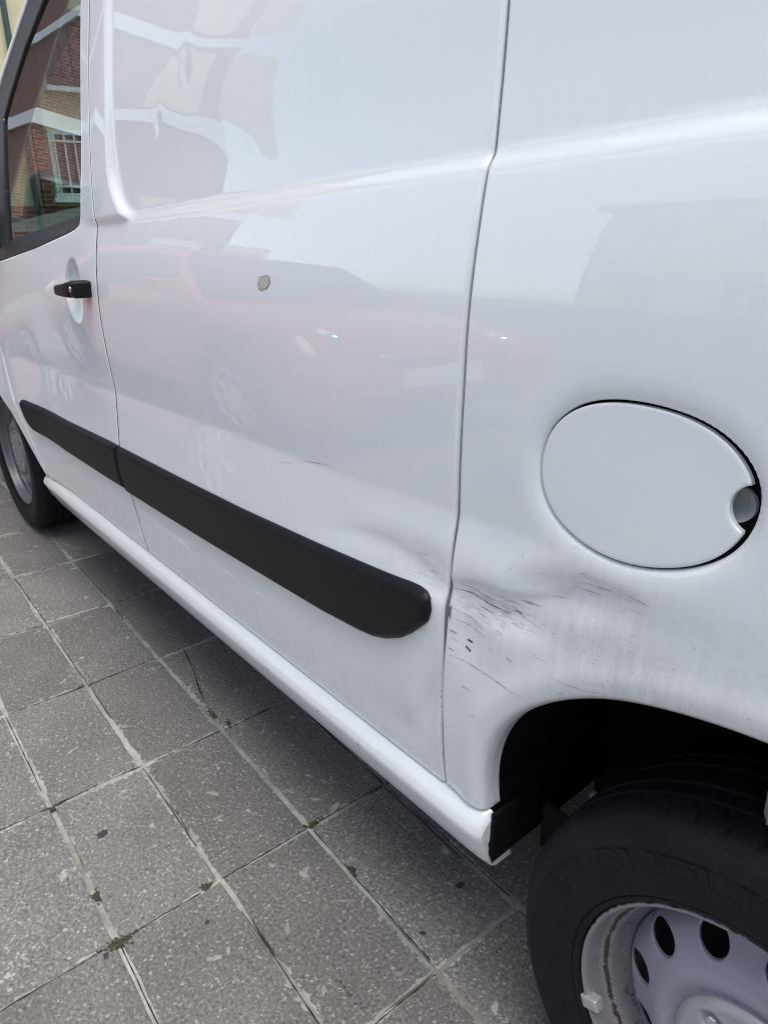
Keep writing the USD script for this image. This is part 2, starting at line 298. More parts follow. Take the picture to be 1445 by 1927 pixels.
mat('mortar', {'g': ('geometry', {}), 'n': ('noise_texture', {'scale': 45.0, 'detail': 8.0, 'roughness': .7}), 'n2': ('noise_texture', {'scale': 4.0, 'detail': 3.0}), 'r': ('rgb_ramp', {'ramp': [(.3, (.22, .205, .18)), (.55, (.36, .345, .315)), (.75, (.45, .43, .40))]}),
    'r2': ('rgb_ramp', {'ramp': [(.35, (.6, .58, .55)), (.6, (1, 1, 1))]}), 'm': ('mix', {'mix_type': 'multiply', 'fac': 1.0}), 'b': ('bump', {'strength': .6, 'distance': .003}), 'p': ('principled_bsdf', {'roughness': .95, 'specular_ior_level': .2})},
    [('g.position', 'n.vector'), ('g.position', 'n2.vector'), ('n.fac', 'r.fac'), ('n2.fac', 'r2.fac'), ('r.color', 'm.color1'), ('r2.color', 'm.color2'), ('m.color', 'p.base_color'), ('n.fac', 'b.height'), ('b.normal', 'p.normal')])
mat('moss_green', {'g': ('geometry', {}), 'r': ('rgb_ramp', {'ramp': [(0, (.05, .045, .025)), (.5, (.10, .098, .04)), (1, (.20, .185, .11))]}), 'p': ('principled_bsdf', {'roughness': .95})}, [('g.random_per_island', 'r.fac'), ('r.color', 'p.base_color')])
plain('tar_black', (.03, .031, .034), .8, vary=.3, scale=80)
mat('far_paving', {'g': ('geometry', {}), 'br': ('brick_texture', {'color1': (.15, .139, .129), 'color2': (.17, .158, .147), 'mortar': (.40, .385, .36), 'scale': 1.0, 'mortar_size': .006, 'brick_width': TS, 'row_height': TT, 'offset': 0.0}),
    'n': ('noise_texture', {'scale': 180.0, 'detail': 3.0}), 'r': ('rgb_ramp', {'ramp': [(.3, (.65,)*3), (.7, (1.3,)*3)]}), 'm': ('mix', {'mix_type': 'multiply', 'fac': 1.0}), 'p': ('principled_bsdf', {'roughness': .9})},
    [('g.position', 'br.vector'), ('g.position', 'n.vector'), ('n.fac', 'r.fac'), ('br.color', 'm.color1'), ('r.color', 'm.color2'), ('m.color', 'p.base_color')])
plain('soil', (.10, .095, .09), .95, vary=.3, scale=3)

pave = thing('pavement', 'grey concrete slab pavement with pale mortar joints', 'pavement', (GX, GY, 0), kind='structure')
IS, JS = range(-3, 11), range(-7, 9)
def slab(i, j):
    r = np.random.default_rng(5000 + i*37 + j*101)
    gx, gy = .0030, .0054
    hx, hy = TS/2 - gx, TT/2 - gy
    pts = []
    for (ax, ay, bx, by, n) in ((-hx, -hy, hx, -hy, 9), (hx, -hy, hx, hy, 6), (hx, hy, -hx, hy, 9), (-hx, hy, -hx, -hy, 6)):
        for k in range(n): pts.append((ax + (bx-ax)*k/n, ay + (by-ay)*k/n))
    pts = np.array(pts); n = len(pts)
    wob = r.normal(0, .0011, (n, 2)); corner = [0, 9, 15, 24]; wob[corner] *= .4
    for c in corner:
        if r.random() < .3: pts[c] *= 1 - r.uniform(.008, .03)
    out = pts + wob
    inn = out*(1 - np.array([.0022/hx, .0022/hy])) + r.normal(0, .0004, (n, 2))
    dz = r.normal(0, .0006); tl = r.normal(0, .002, 2)
    top = lambda q: dz + q[:, 0]*tl[0] + q[:, 1]*tl[1]
    v = np.vstack([np.c_[[[0, 0]], dz], np.c_[inn, top(inn)], np.c_[out, top(out) - .0018], np.c_[out, np.full(n, -.03)]])
    k = np.arange(n); k2 = (k+1) % n
    f = [np.stack([np.zeros(n, int), 1+k, 1+k2], -1)]
    for a, b in ((1, 1+n), (1+n, 1+2*n)):
        f += [np.stack([a+k, b+k, b+k2], -1), np.stack([a+k, b+k2, a+k2], -1)]
    f = np.vstack(f); loc = v.copy()
    c = grid_pt(i-.5, j+.5) + np.random.default_rng(900 + j*7 + i).normal(0, .0012, 2)
    X = -TD; Y = -TN
    if X[0]*Y[1] - X[1]*Y[0] < 0: f = f[:, ::-1]
    w = np.c_[c[0] + v[:, 0]*X[0] + v[:, 1]*Y[0], c[1] + v[:, 0]*X[1] + v[:, 1]*Y[1], v[:, 2]]
    obj('slab', (w, f), 'slab_concrete', pave, prim={'loc': loc})
for j in JS:
    for i in IS: slab(i, j)
c0, c1, c2, c3 = (grid_pt(i, j) for i, j in ((IS[0]-1, JS[0]), (IS[0]-1, JS[-1]+1), (IS[-1], JS[-1]+1), (IS[-1], JS[0])))
# the mortar bed: a sheet a little below the slabs, sunk here and there along the joints
nu, nv = 420, 300
U, W = np.meshgrid(np.linspace(0, 1, nu), np.linspace(0, 1, nv)); B = (c0 + (c1-c0)*U[..., None] + (c3-c0)*W[..., None]).reshape(-1, 2)
hb = meshkit.fbm(np.c_[B*7, np.zeros(len(B))], 3, 4); hb2 = meshkit.noise(np.c_[B*60, np.zeros(len(B))], 9)
bz = -.0016 - .011*sm(.57, .68, hb) - .002*hb2
q = (np.arange(nv-1)[:, None]*nu + np.arange(nu-1)[None]).ravel(); bf = np.stack([q, q+1, q+nu+1, q+nu], -1)
if (c1-c0)[0]*(c3-c0)[1] - (c1-c0)[1]*(c3-c0)[0] < 0: bf = bf[:, ::-1]
obj('mortar_bed', (np.c_[B, bz], bf), 'mortar', pave, smooth=True, kind='stuff')
# the same paving carries on around as one sheet, just under the slabs
R0 = 300.0
gq = [(-R0, -R0, -.034), (R0, -R0, -.034), (R0, R0, -.034), (-R0, R0, -.034)]
obj('ground', (np.array(gq), np.array([[0, 1, 2, 3]])), 'soil', kind='structure', label='ground under and around the street')
def ring_sheet(x0, x1, y0, y1, z):
    o = [np.array([x0, y0]), np.array([x1, y0]), np.array([x1, y1]), np.array([x0, y1])]
    i4 = [c1, c0, c3, c2]
    i4 = sorted(i4, key=lambda p: math.atan2(p[1]-.0, p[0]-1.4)); i4 = [i4[0], i4[1], i4[2], i4[3]]
    v = np.array([[*p, z] for p in o + i4]); f = [[k, (k+1) % 4, 4+(k+1) % 4, 4+k] for k in range(4)]
    return v, np.array(f)
obj('outer_paving', ring_sheet(-16, 20, -6.5, 6, -.002), 'far_paving', pave)
# moss, a crack and dark spots
def moss(center, n, sx, sy, ang, seed):
    r = np.random.default_rng(seed); V, F = [], []
    for k in range(n):
        a, b = r.normal(0, sx), r.normal(0, sy); x = center[0] + a*math.cos(ang) - b*math.sin(ang); y = center[1] + a*math.sin(ang) + b*math.cos(ang)
        s = r.uniform(.0012, .0034); m = trimesh.creation.icosphere(0, s); m.apply_scale((1, 1, r.uniform(.5, 1.1))); m.apply_translation((x, y, r.uniform(-.0015, .0022))); V.append(m)
    return joined(*V)
MOSS = [((98, 1522), 26, .004, .003), ((226, 1774), 120, .018, .0055), ((182, 1688), 36, .009, .0035), ((388, 1670), 34, .006, .003), ((590, 1550), 44, .009, .004), ((400, 1345), 40, .012, .003), ((430, 1362), 26, .008, .003), ((662, 1640), 40, .008, .003), ((655, 1870), 14, .02, .002)]
def on_ground(uv, z=0.0):
    d = ((uv[0]-722.5)/1360.0)*_r - ((uv[1]-963.5)/1360.0)*_u + _f; t = (z-EYE[2])/d[2]; return np.array(EYE[:2]) + t*d[:2]
ms = []
for k, (uv, n, sx, sy) in enumerate(MOSS):
    ang = math.atan2(TD[1], TD[0]) + (PI/2 if k in (1, 3, 4) else 0)
    ms.append(moss(on_ground(uv), n, sx, sy, ang, k))
obj('moss', joined(*ms), 'moss_green', label='small tufts of olive moss growing in the pavement joints', kind='stuff')
def blob(uv, rad, z, seed, squash=.7, n=22):
    r = np.random.default_rng(seed); c = on_ground(uv); a = np.linspace(0, 2*PI, n, endpoint=False); rr = rad*(1 + r.normal(0, .22, n)); an = r.uniform(0, PI)
    x, y = rr*np.cos(a), squash*rr*np.sin(a); v = [(c[0], c[1], z+.0008)] + [(c[0]+x[k]*math.cos(an)-y[k]*math.sin(an), c[1]+x[k]*math.sin(an)+y[k]*math.cos(an), z) for k in range(n)]
    return np.array(v), np.array([(0, 1+k, 1+(k+1) % n) for k in range(n)])
for k, (uv, rad) in enumerate([((192, 1572), .013), ((865, 1667), .009), ((128, 1657), .008), ((795, 1757), .006), ((1130-740, 1737), .006), ((200, 1800), .007)]):
    obj('tar_spot', blob(uv, rad, .0012, k), 'tar_black', pave)
for k, (uv, rad) in enumerate([((402, 1495), .014), ((542, 1750), .013), ((403, 1805), .013), ((430, 1790), .009), ((630, 1520), .016), ((45, 1805), .008)]):
    obj('lime_stain', blob(uv, rad, .0013, 30+k, .4, 30), 'mortar', pave)
def joint_cracks(lines, seed):
    r = np.random.default_rng(seed); V, F = [], []
    for (i0, j0), (i1, j1), p, w in lines:
        if r.random() > p: continue
        a, b = grid_pt(i0, j0), grid_pt(i1, j1); n = 26; t = np.linspace(.02 + .3*r.random()*(r.random() < .4), .98 - .3*r.random()*(r.random() < .4), n); d = (b-a)/np.linalg.norm(b-a); q = np.array([-d[1], d[0]])
        off = r.choice([-1, 1])*.0022 + np.cumsum(r.normal(0, .00035, n)); ww = w*(.5 + r.random(n)); o = len(V)
        for k in range(n):
            c = a + (b-a)*t[k] + q*off[k]; V += [(*(c - q*ww[k]), .0006), (*(c + q*ww[k]), .0006)]
        F += [[o+2*k, o+2*k+1, o+2*k+3, o+2*k+2] for k in range(n-1)]
    V, F = np.array(V), np.array(F); nz = np.cross(V[F[:, 1]]-V[F[:, 0]], V[F[:, 2]]-V[F[:, 0]])[:, 2] < 0; F[nz] = F[nz][:, ::-1]; return V, F
obj('joint_crack', joint_cracks([((i, j), (i+1, j), .75, .0009) for i in range(-1, 9) for j in range(-5, 8)] + [((i, j), (i, j+1), .45, .0009) for i in range(-1, 9) for j in range(-5, 8)], 4), 'gap_black', pave, kind='stuff')
ck = [on_ground(p) for p in ((345, 1222), (352, 1236), (362, 1256), (370, 1282), (378, 1305), (384, 1318))]
cv = []
for k, p in enumerate(ck):
    w = .0022*(1 + .5*math.sin(k*2.1)); cv += [(p[0]-w, p[1]-w*.4, .0013), (p[0]+w, p[1]+w*.4, .0013)]
obj('crack', (np.array(cv), np.array([[2*k, 2*k+1, 2*k+3, 2*k+2] for k in range(len(ck)-1)])), 'gap_black', pave)

# ---------------------------------------------------------------- the van
van = thing('panel_van', 'white panel van with dented rear quarter, black side mouldings and oval fuel flap', 'van', (1.5, .95, 0))
def interp(pts): p = np.array(sorted(pts)); return lambda z: np.interp(z, p[:, 0], p[:, 1])
rear_seam = interp([(.30, 2.525), (.444, 2.5265), (.476, 2.525), (.609, 2.525), (.722, 2.532), (.806, 2.536), (.897, 2.541), (1.062, 2.546), (1.228, 2.5475), (1.30, 2.546), (1.445, 2.540), (1.8, 2.515)])
front_seam = interp([(.40, 1.425), (.50, 1.402), (.565, 1.388), (.70, 1.375), (.834, 1.372), (.92, 1.364), (1.007, 1.358), (1.152, 1.361), (1.211, 1.366), (1.26, 1.352), (1.369, 1.340), (1.49, 1.330), (1.66, 1.312), (1.8, 1.29)])
zt = lambda x: .393 + .0168*np.asarray(x)
TOP = 1.80
def bump(x, z, cx, cz, sx, sz, ang=0.0, sharp=False):
    c, s = math.cos(ang), math.sin(ang); a, b = (x-cx)*c + (z-cz)*s, -(x-cx)*s + (z-cz)*c; q = (a/sx)**2 + (b/sz)**2
    return np.exp(-np.sqrt(q)*1.6) if sharp else np.exp(-q/2)
def S_door(x, z):
    x, z = np.asarray(x, float), np.asarray(z, float); y = S(x, z)
    y += .0020*bump(x, z, 1.803, 1.470, .030, .045, .2, True) + .0017*bump(x, z, 1.690, 1.395, .024, .05, -.35, True)
    y += .0004*bump(x, z, 2.1, 1.5, .12, .10)
    y += .0065*bump(x, z, 2.507, .795, .035, .022, .15) + .0018*bump(x, z, 2.40, .812, .08, .016, .1) - .0014*bump(x, z, 2.44, .845, .07, .016, .15)
    y += .0075*bump(x, z, 2.497, .575, .014, .05, -.3) - .0022*bump(x, z, 2.462, .60, .03, .06) + .0020*bump(x, z, 2.42, .50, .05, .02)
    y += fold(x, z, [(2.27, .800), (2.36, .818), (2.43, .826), (2.48, .815), (2.54, .795)], .014, .055, .0013, .06)
    return y
def S_bowl(x, z):
    x, z = np.asarray(x, float), np.asarray(z, float); q = ((x-1.190)/.060)**2 + ((z-1.060)/.076)**2
    return S(x, z) + .030*np.clip(1-q, 0, 1)**.55*sm(0, .06, 1-q)
OVAL_PX = [(2.6732, .9934), (2.6744, 1.0165), (2.6817, 1.0392), (2.6987, 1.0593), (2.7217, 1.0728), (2.751, 1.0818), (2.7845, 1.0855), (2.8188, 1.0828), (2.8485, 1.0756), (2.8714, 1.0647), (2.8851, 1.0519), (2.8935, 1.0370), (2.8962, 1.0180), (2.8950, 1.0010), (2.8906, .9877), (2.8821, .9711), (2.8661, .9542), (2.8387, .9382), (2.8005, .9274), (2.7619, .923), (2.7249, .9294), (2.6967, .9451), (2.6803, .9654)]
oval = shapely.affinity.translate(Polygon(spline_loop(np.array(OVAL_PX))), -.0065, 0)
hole = oval.buffer(.0028).union(shapely.affinity.translate(oval, .0042, .0012).buffer(.0012)).buffer(.02).buffer(-.02)
prepare(hole)
def S_flap0(x, z): return S(x, z)
def S_quarter(x, z):
    x, z = np.asarray(x, float), np.asarray(z, float); y = S(x, z)
    near = (x > 2.6) & (x < 3.0) & (z > .85) & (z < 1.15)
    d = np.full(x.shape, 9.0); d[near] = shapely.distance(shapely.points(x[near], z[near]), hole)
    y = y + .0045*np.exp(-(d/.009)**1.3)
    y += .0085*bump(x, z, 2.566, .755, .030, .045, .15) + .0075*bump(x, z, 2.640, .795, .045, .020, .12) + .0075*bump(x, z, 2.715, .858, .040, .017, .30) + .0022*bump(x, z, 2.82, .868, .08, .020, .1)
    y -= .0030*bump(x, z, 2.60, .838, .045, .020, .1) + .0022*bump(x, z, 2.66, .872, .05, .018, .3) + .0015*bump(x, z, 2.575, .66, .03, .04)
    y += fold(x, z, [(2.53, .800), (2.59, .822), (2.64, .826), (2.69, .846), (2.715, .868), (2.735, .888), (2.79, .893)], .008, .065, .0036, .03)
    y += .0022*bump(x, z, 2.585, .89, .03, .06, -.3)
    return y
def fold(x, z, line, short, long_, depth, taper=.05):
    # a crease: pressed in just below the line, coming back slowly further down
    L = np.array(line); zl = np.interp(x, L[:, 0], L[:, 1]); t = zl - z
    e = sm(L[0, 0]-taper, L[0, 0]+taper*.2, x)*(1 - sm(L[-1, 0]-taper*.2, L[-1, 0]+taper, x))
    return depth*sm(-short*.5, short, t)*(1 - sm(short*.8, long_, t))*e
DOORDIRT = lambda x, z: .10 + .35*sm(.62, .40, z)*1.0
def dirt_of(v, fn): return np.clip(fn(v[:, 0], v[:, 2]), 0, 1)
def paint_obj(name, vf, parent, dirt=None, scuff=None, **kw):
    v = vf[0]; zero = lambda x, z: np.full(len(x), .06)
    return obj(name, vf, 'white_paint', parent, smooth=True, prim={'dirt': dirt_of(v, dirt or zero), 'scuff': dirt_of(v, scuff or (lambda x, z: np.zeros(len(x))))}, **kw)
G2 = .0024
zz = np.linspace(.405, TOP, 70)
# sliding door
sl = [(front_seam(z)+G2, z) for z in zz if z > zt(1.4)+.004] + [(rear_seam(z)-G2, z) for z in zz[::-1] if z > zt(2.52)+.004]
sl = [(1.424, float(zt(1.424))+.003)] + [p for p in sl]; sl.append((2.524, float(zt(2.524))+.003))
sliding_poly = Polygon(sl).buffer(0)
def door_dirt(x, z): return .07 + .42*sm(.62, .43, z) + .22*bump(x, z, 2.47, .80, .06, .03) + .12*bump(x, z, 2.3, .88, .2, .01)
def door_scuff(x, z): return .30*bump(x, z, 2.47, .80, .05, .02)
sd_p = paint_obj('sliding_door', panel(sliding_poly, S_door, h=.0072, fine=(.0055, (2.30, .44, 2.52, .93)), edge=round_edge(.003), ds=(0, .001, .0029, .007), bh=.0045), van, door_dirt, door_scuff)
# front door with its window opening
FR = [(.40, .80), (.455, .695), (.50, .61), (.565, .50), (.615, .425)]
A_LINE = [(-.05, 1.19), (.20, 1.36), (.514, 1.594), (.777, 1.753)]
W_OUT = [(.02, 1.03), (.30, 1.075), (.483, 1.095), (.858, 1.145), (1.137, 1.190), (1.205, 1.203), (1.229, 1.213), (1.245, 1.232), (1.262, 1.33), (1.268, 1.407), (1.262, 1.50), (1.2395, 1.671), (1.225, 1.745), (1.19, 1.772), (.86, 1.772), (.777, 1.753), (.5135, 1.594), (.25, 1.405), (.02, 1.24)]
W_IN = [(.535, 1.152), (.876, 1.197), (1.22, 1.238), (1.2345, 1.243), (1.257, 1.33), (1.263, 1.407), (1.257, 1.50), (1.2345, 1.671), (1.218, 1.738), (1.18, 1.764), (.97, 1.752), (.92, 1.7275), (.7626, 1.6446), (.6146, 1.5452), (.5445, 1.490), (.540, 1.30)]
win_hole = Polygon(W_OUT)
fd = [(front_seam(z)-G2, z) for z in zz[::-1] if z > .42] + [(1.42-G2*2, float(zt(1.42))+.003), (.62, float(zt(.62))+.003)] + FR[::-1] + [(.32, .95), (.10, 1.0), (-.10, 1.02), (-.10, 1.178), (.20, 1.392), (.50, 1.607), (.765, 1.768), (.82, TOP)]
front_poly = Polygon(fd).buffer(0).difference(win_hole)
fd_p = paint_obj('front_door', panel(front_poly, S_bowl, h=.010, fine=(.0045, (1.10, .96, 1.28, 1.16)), edge=round_edge(.004)), van, lambda x, z: .05 + .35*sm(.62, .42, z))
# window: seal, sail panel, pane
S_in = lambda x, z: S(x, z) + .004
_px, _pz = np.meshgrid(np.linspace(.3, 1.25, 20), np.linspace(1.27, 1.77, 20)); _A = lambda x, z: np.stack([np.ones_like(x), x, z, z*z], -1)
_k = np.linalg.lstsq(_A(_px.ravel(), _pz.ravel()), S(_px.ravel(), _pz.ravel()), rcond=None)[0]
def pane_y(x, z): return _A(np.asarray(x, float), np.asarray(z, float)) @ _k + .010
seal_poly = win_hole.buffer(-.0012).difference(Polygon(W_IN))
obj('window_seal', panel(seal_poly, S_in, h=.012, edge=round_edge(.003), flange=.012), 'trim_plastic', fd_p, smooth=True)
obj('window_pane', panel(Polygon(W_IN).buffer(.004), pane_y, h=.03, edge=lambda d: 0*d, ds=(0, .01), flange=0), 'window_glass', fd_p, smooth=True)
# door handle
S_h = lambda x, z, o: float(S(x, z)) + o
import manifold3d as m3
hy = lambda x, z, o: float(S(x, z)) + o
def hbox(x0, x1, zc, hz, o0, o1, r): return rbox(x0, x1, hy((x0+x1)/2, zc, o0), hy((x0+x1)/2, zc, o1), zc-hz, zc+hz, r)
hh = m3.Manifold.batch_hull([hbox(1.160, 1.185, 1.062, .0125, -.040, -.024, .007), hbox(1.235, 1.265, 1.068, .0155, -.046, -.024, .007)]) + m3.Manifold.batch_hull([hbox(1.235, 1.265, 1.068, .0155, -.046, -.024, .007), hbox(1.268, 1.288, 1.072, .018, -.045, -.022, .007)])
hh += hbox(1.286, 1.322, 1.0745, .0195, -.043, .004, .008) + hbox(1.165, 1.190, 1.063, .011, -.03, .006, .006)
hd = obj('door_handle', man(hh), 'black_plastic', fd_p, smooth=35)
obj('lock_cylinder', lathe_y([(.0, .0001), (-.0012, .0055), (.0, .0075), (.006, .0078)], (1.300, S_h(1.300, 1.0745, -.0435), 1.0745), 24), 'bright_metal', hd, smooth=True)
# black side mouldings
def mould_edge(d): return -np.interp(d, [0, .0012, .008, .011, .02], [.003, .0065, .0125, .0135, .0138])
MDS = (0, .0006, .0012, .003, .0055, .008, .0095, .011, .016)
M1 = [(.5556, .6578), (.563, .6655), (.5741, .668), (.9788, .6814), (1.3211, .7018), (1.378, .7035), (1.3655, .64), (1.377, .5855), (1.2496, .5787), (.9189, .5695), (.6258, .5709), (.5943, .5845), (.5728, .6058)]
M2 = [(1.3835, .7035), (1.73, .7193), (1.991, .7334), (2.2453, .7525), (2.3879, .7657), (2.465, .7735), (2.4842, .7738), (2.500, .7712), (2.5080, .7640), (2.5105, .7477), (2.505, .728), (2.4895, .7107), (2.470, .691), (2.4468, .6716), (2.4124, .652), (2.38, .6405), (2.3468, .6345), (2.2453, .6235), (2.0388, .6112), (1.8113, .5984), (1.5511, .5864), (1.3830, .5800), (1.3705, .64)]
for pts, par in ((M1, fd_p), (M2, sd_p)):
    obj('side_moulding', panel(Polygon(pts).buffer(-.002).buffer(.002), S_door if par == sd_p else S, h=.016, edge=mould_edge, ds=MDS, flange=.016, bh=.006), 'black_plastic', par, smooth=True)
# rear quarter panel with wheel arch and filler opening
ARCH = [(2.6065, 0.43), (2.609, 0.4451), (2.6063, 0.5022), (2.6136, 0.5565), (2.6321, 0.6105), (2.6675, 0.6595), (2.7035, 0.6943), (2.7452, 0.7236), (2.785, 0.7456), (2.8279, 0.7634), (2.8721, 0.7767), (2.912, 0.7858), (2.9391, 0.7923), (2.965, 0.7963), (3.01, 0.7983)]
arch_pts = spline_open = np.array(ARCH + [(6.02-x, z) for x, z in ARCH[-2::-1]])
from scipy.interpolate import splprep, splev
tck, _ = splprep(arch_pts.T, s=2e-5); arch_s = np.array(splev(np.linspace(0, 1, 140), tck)).T
XR = 3.92
qp = [(2.530, float(zt(2.53))+.006)] + [(rear_seam(z)+G2, z) for z in zz if z > .45] + [(XR, TOP), (XR, .44)] + [tuple(p) for p in arch_s[::-1]] + [(2.612, float(zt(2.61))+.003)]
quarter_poly = Polygon(qp).buffer(0).difference(hole)
arch_line = LineString(arch_s)
def S_q2(x, z):
    x, z = np.asarray(x, float), np.asarray(z, float); y = S_quarter(x, z)
    n = (z < .86); d = np.full(x.shape, 9.0); d[n] = shapely.distance(shapely.points(x[n], z[n]), arch_line)
    return y + np.where(d < .016, .016 - np.sqrt(np.maximum(.016**2 - (.016-np.minimum(d, .016))**2, 0)), 0) - .004*np.exp(-((d-.03)/.02)**2)*(z < .86)
def q_dirt(x, z):
    d = .07 + .28*bump(x, z, 2.74, .80, .055, .06) + .20*bump(x, z, 2.80, .845, .07, .03) + .28*sm(.90, .80, z)*sm(2.66, 2.80, x) + .30*bump(x, z, 2.60, .78, .05, .03) + .12*sm(.6, .45, z)
    n = z < .9; da = np.full(x.shape, 9.0); da[n] = shapely.distance(shapely.points(x[n], z[n]), arch_line)
    d += .20*bump(x, z, 2.78, .915, .09, .02) + .5*np.exp(-da/.012); return d
def q_scuff(x, z): return .42*bump(x, z, 2.575, .785, .035, .022) + .45*bump(x, z, 2.635, .800, .032, .012) + .2*bump(x, z, 2.56, .72, .02, .03) + .22*bump(x, z, 2.74, .880, .03, .010)
qp_p = paint_obj('rear_quarter_panel', panel(quarter_poly, S_q2, h=.0095, fine=(.0055, (2.53, .60, 2.95, 1.12)), edge=round_edge(.0032), ds=(0, .0005, .0014, .0028, .0045, .008, .012), flange=.014), van, q_dirt, q_scuff)
# fuel flap
notch = Point(2.8945, 1.0165).buffer(.0235, 48)
flap_poly = oval.difference(notch)
fl = paint_obj('fuel_flap', panel(flap_poly, lambda x, z: S(x, z) + .0035, h=.011, edge=round_edge(.0016), ds=(0, .0006, .0017, .005, .009), flange=.006, bh=.004), van)
obj('filler_recess', panel(hole.buffer(.006), lambda x, z: S(x, z) + .022, h=.03, edge=lambda d: 0*d, ds=(0, .01), flange=0), 'gap_black', fl)
obj('finger_recess', panel(Point(2.8745, 1.0160).buffer(.0165, 32), lambda x, z: S(x, z) + .0105 + .010*np.clip(1 - ((x-2.8745)**2 + (z-1.016)**2)/.0165**2, 0, 1), h=.004, edge=lambda d: 0*d, ds=(0, .002), flange=.006, bh=.003), 'pocket_grey', fl, smooth=True)
# sill
SP = [(.004, .016), (-.001, .006), (-.007, -.004), (-.015, -.012), (-.024, -.0165), (-.032, -.0175), (-.042, -.0145), (-.07, -.0035), (-.098, .0095), (-.108, .0165), (-.1145, .028), (-.115, .044), (-.115, .065)]
xs = np.concatenate([[.548, .551, .556, .565], np.linspace(.60, 2.56, 120), [2.585, 2.60, 2.608, 2.613]])
sv = []
for k, x in enumerate(xs):
    e = {0: .55, 1: .8, 2: .93, 3: .98}.get(k, 1.0); e = {len(xs)-1: .82, len(xs)-2: .93, len(xs)-3: .98}.get(k, e); b0 = float(S(max(x, .85), zt(max(x, .85))+.02))
    for dz, dy in SP: sv.append((x, b0 + (dy if dy > .06 else .03 + (dy-.03)*e), zt(x) - .055 + (dz+.055)*(e if dz > -.1 else 1)))
n = len(SP); sf = [[k*n+j, (k+1)*n+j, (k+1)*n+j+1, k*n+j+1] for k in range(len(xs)-1) for j in range(n-1)]
ends = [[0+j, j+1, n-1] for j in range(n-2)], [[(len(xs)-1)*n+j+1, (len(xs)-1)*n+j, len(xs)*n-1] for j in range(n-2)]
sill = joined((np.array(sv), np.array(sf)[:, ::-1]), (np.array(sv), np.array(ends[0])), (np.array(sv), np.array(ends[1])))
paint_obj('sill', sill, van, lambda x, z: .16 + .55*sm(.385, .325, z))
obj('sill_end_plate', man(rbox(2.612, 2.620, .036, .085, .356, .440, .003)), 'dark_liner', van)
# front wing, piece between arch and door
FA = [(.10, .735), (.22, .69), (.318, .6337), (.4012, .5919), (.4907, .5046), (.5907, .406)]
wing = Polygon([(.392, .80), (.447, .695), (.492, .61), (.557, .50), (.606, .43), (.600, .405)] + FA[::-1] + [(-.05, .765), (-.22, .72), (-.36, .62), (-.43, .48), (-.45, .40), (-.80, .42), (-.86, .62), (-.80, .80), (-.40, .96), (-.11, 1.01), (.09, .99), (.31, .943)]).buffer(0)
paint_obj('front_wing', panel(wing, lambda x, z: S(x, z) + .10*np.clip(-np.asarray(x)-.35, 0, 9)**1.5, h=.02, edge=round_edge(.006), ds=(0, .0008, .002, .004, .007, .012)), van, lambda x, z: .1 + .3*sm(.62, .42, z))
# rubber seals standing in the two door gaps
def seam_strip(fn, Sf, z0, z1, w, dep, name):
    z = np.linspace(z0, z1, 150); x = fn(z); y = Sf(x, z) + dep
    v = np.vstack([np.c_[x-w, y, z], np.c_[x+w, y, z]]); n = len(z); k = np.arange(n-1)
    obj(name, (v, np.stack([k, n+k, n+k+1, k+1], -1)), 'gap_black' if dep < .005 else 'sealer_grey', van)
seam_strip(front_seam, S, .42, TOP, .0055, .0014, 'door_gap'); seam_strip(rear_seam, S_door, .445, TOP, .008, .0055, 'door_gap')
# scratches, chips
def slivers(lines, Sf, off=-.0004, wmul=1.0):
    V, F = [], []
    for w, L in lines:
        L = np.array(L, float); 
        if len(L) > 2 or np.hypot(*(L[-1]-L[0])) > .01:
            k = max(2, int(np.hypot(*np.diff(L, axis=0).T).sum()/.004)); s = np.r_[0, np.cumsum(np.hypot(*np.diff(L, axis=0).T))]
            L = np.c_[np.interp(np.linspace(0, s[-1], k), s, L[:, 0]), np.interp(np.linspace(0, s[-1], k), s, L[:, 1])]
        o = len(V); m = len(L); t = np.gradient(L, axis=0); t /= np.linalg.norm(t, axis=1)[:, None] + 1e-12; nrm = np.c_[-t[:, 1], t[:, 0]]
        ww = w*.00030*wmul*np.clip(np.sin(np.linspace(.25, PI-.15, m)), .15, 1)*(1 + .5*RNG.normal(0, 1, m)).clip(.25, 1.8) if m > 2 else np.full(m, w*.0004*wmul)
        for k in range(m):
            for sgn in (-1, 1):
                x, z = L[k] + sgn*nrm[k]*ww[k]; V.append((x, float(Sf(np.array([x]), np.array([z]))[0]) + off, z))
        F += [[o+2*k, o+2*k+2, o+2*k+3, o+2*k+1] for k in range(m-1)]
    V, F = np.array(V), np.array(F); return V, np.vstack([F, F[:, ::-1]]) if False else F
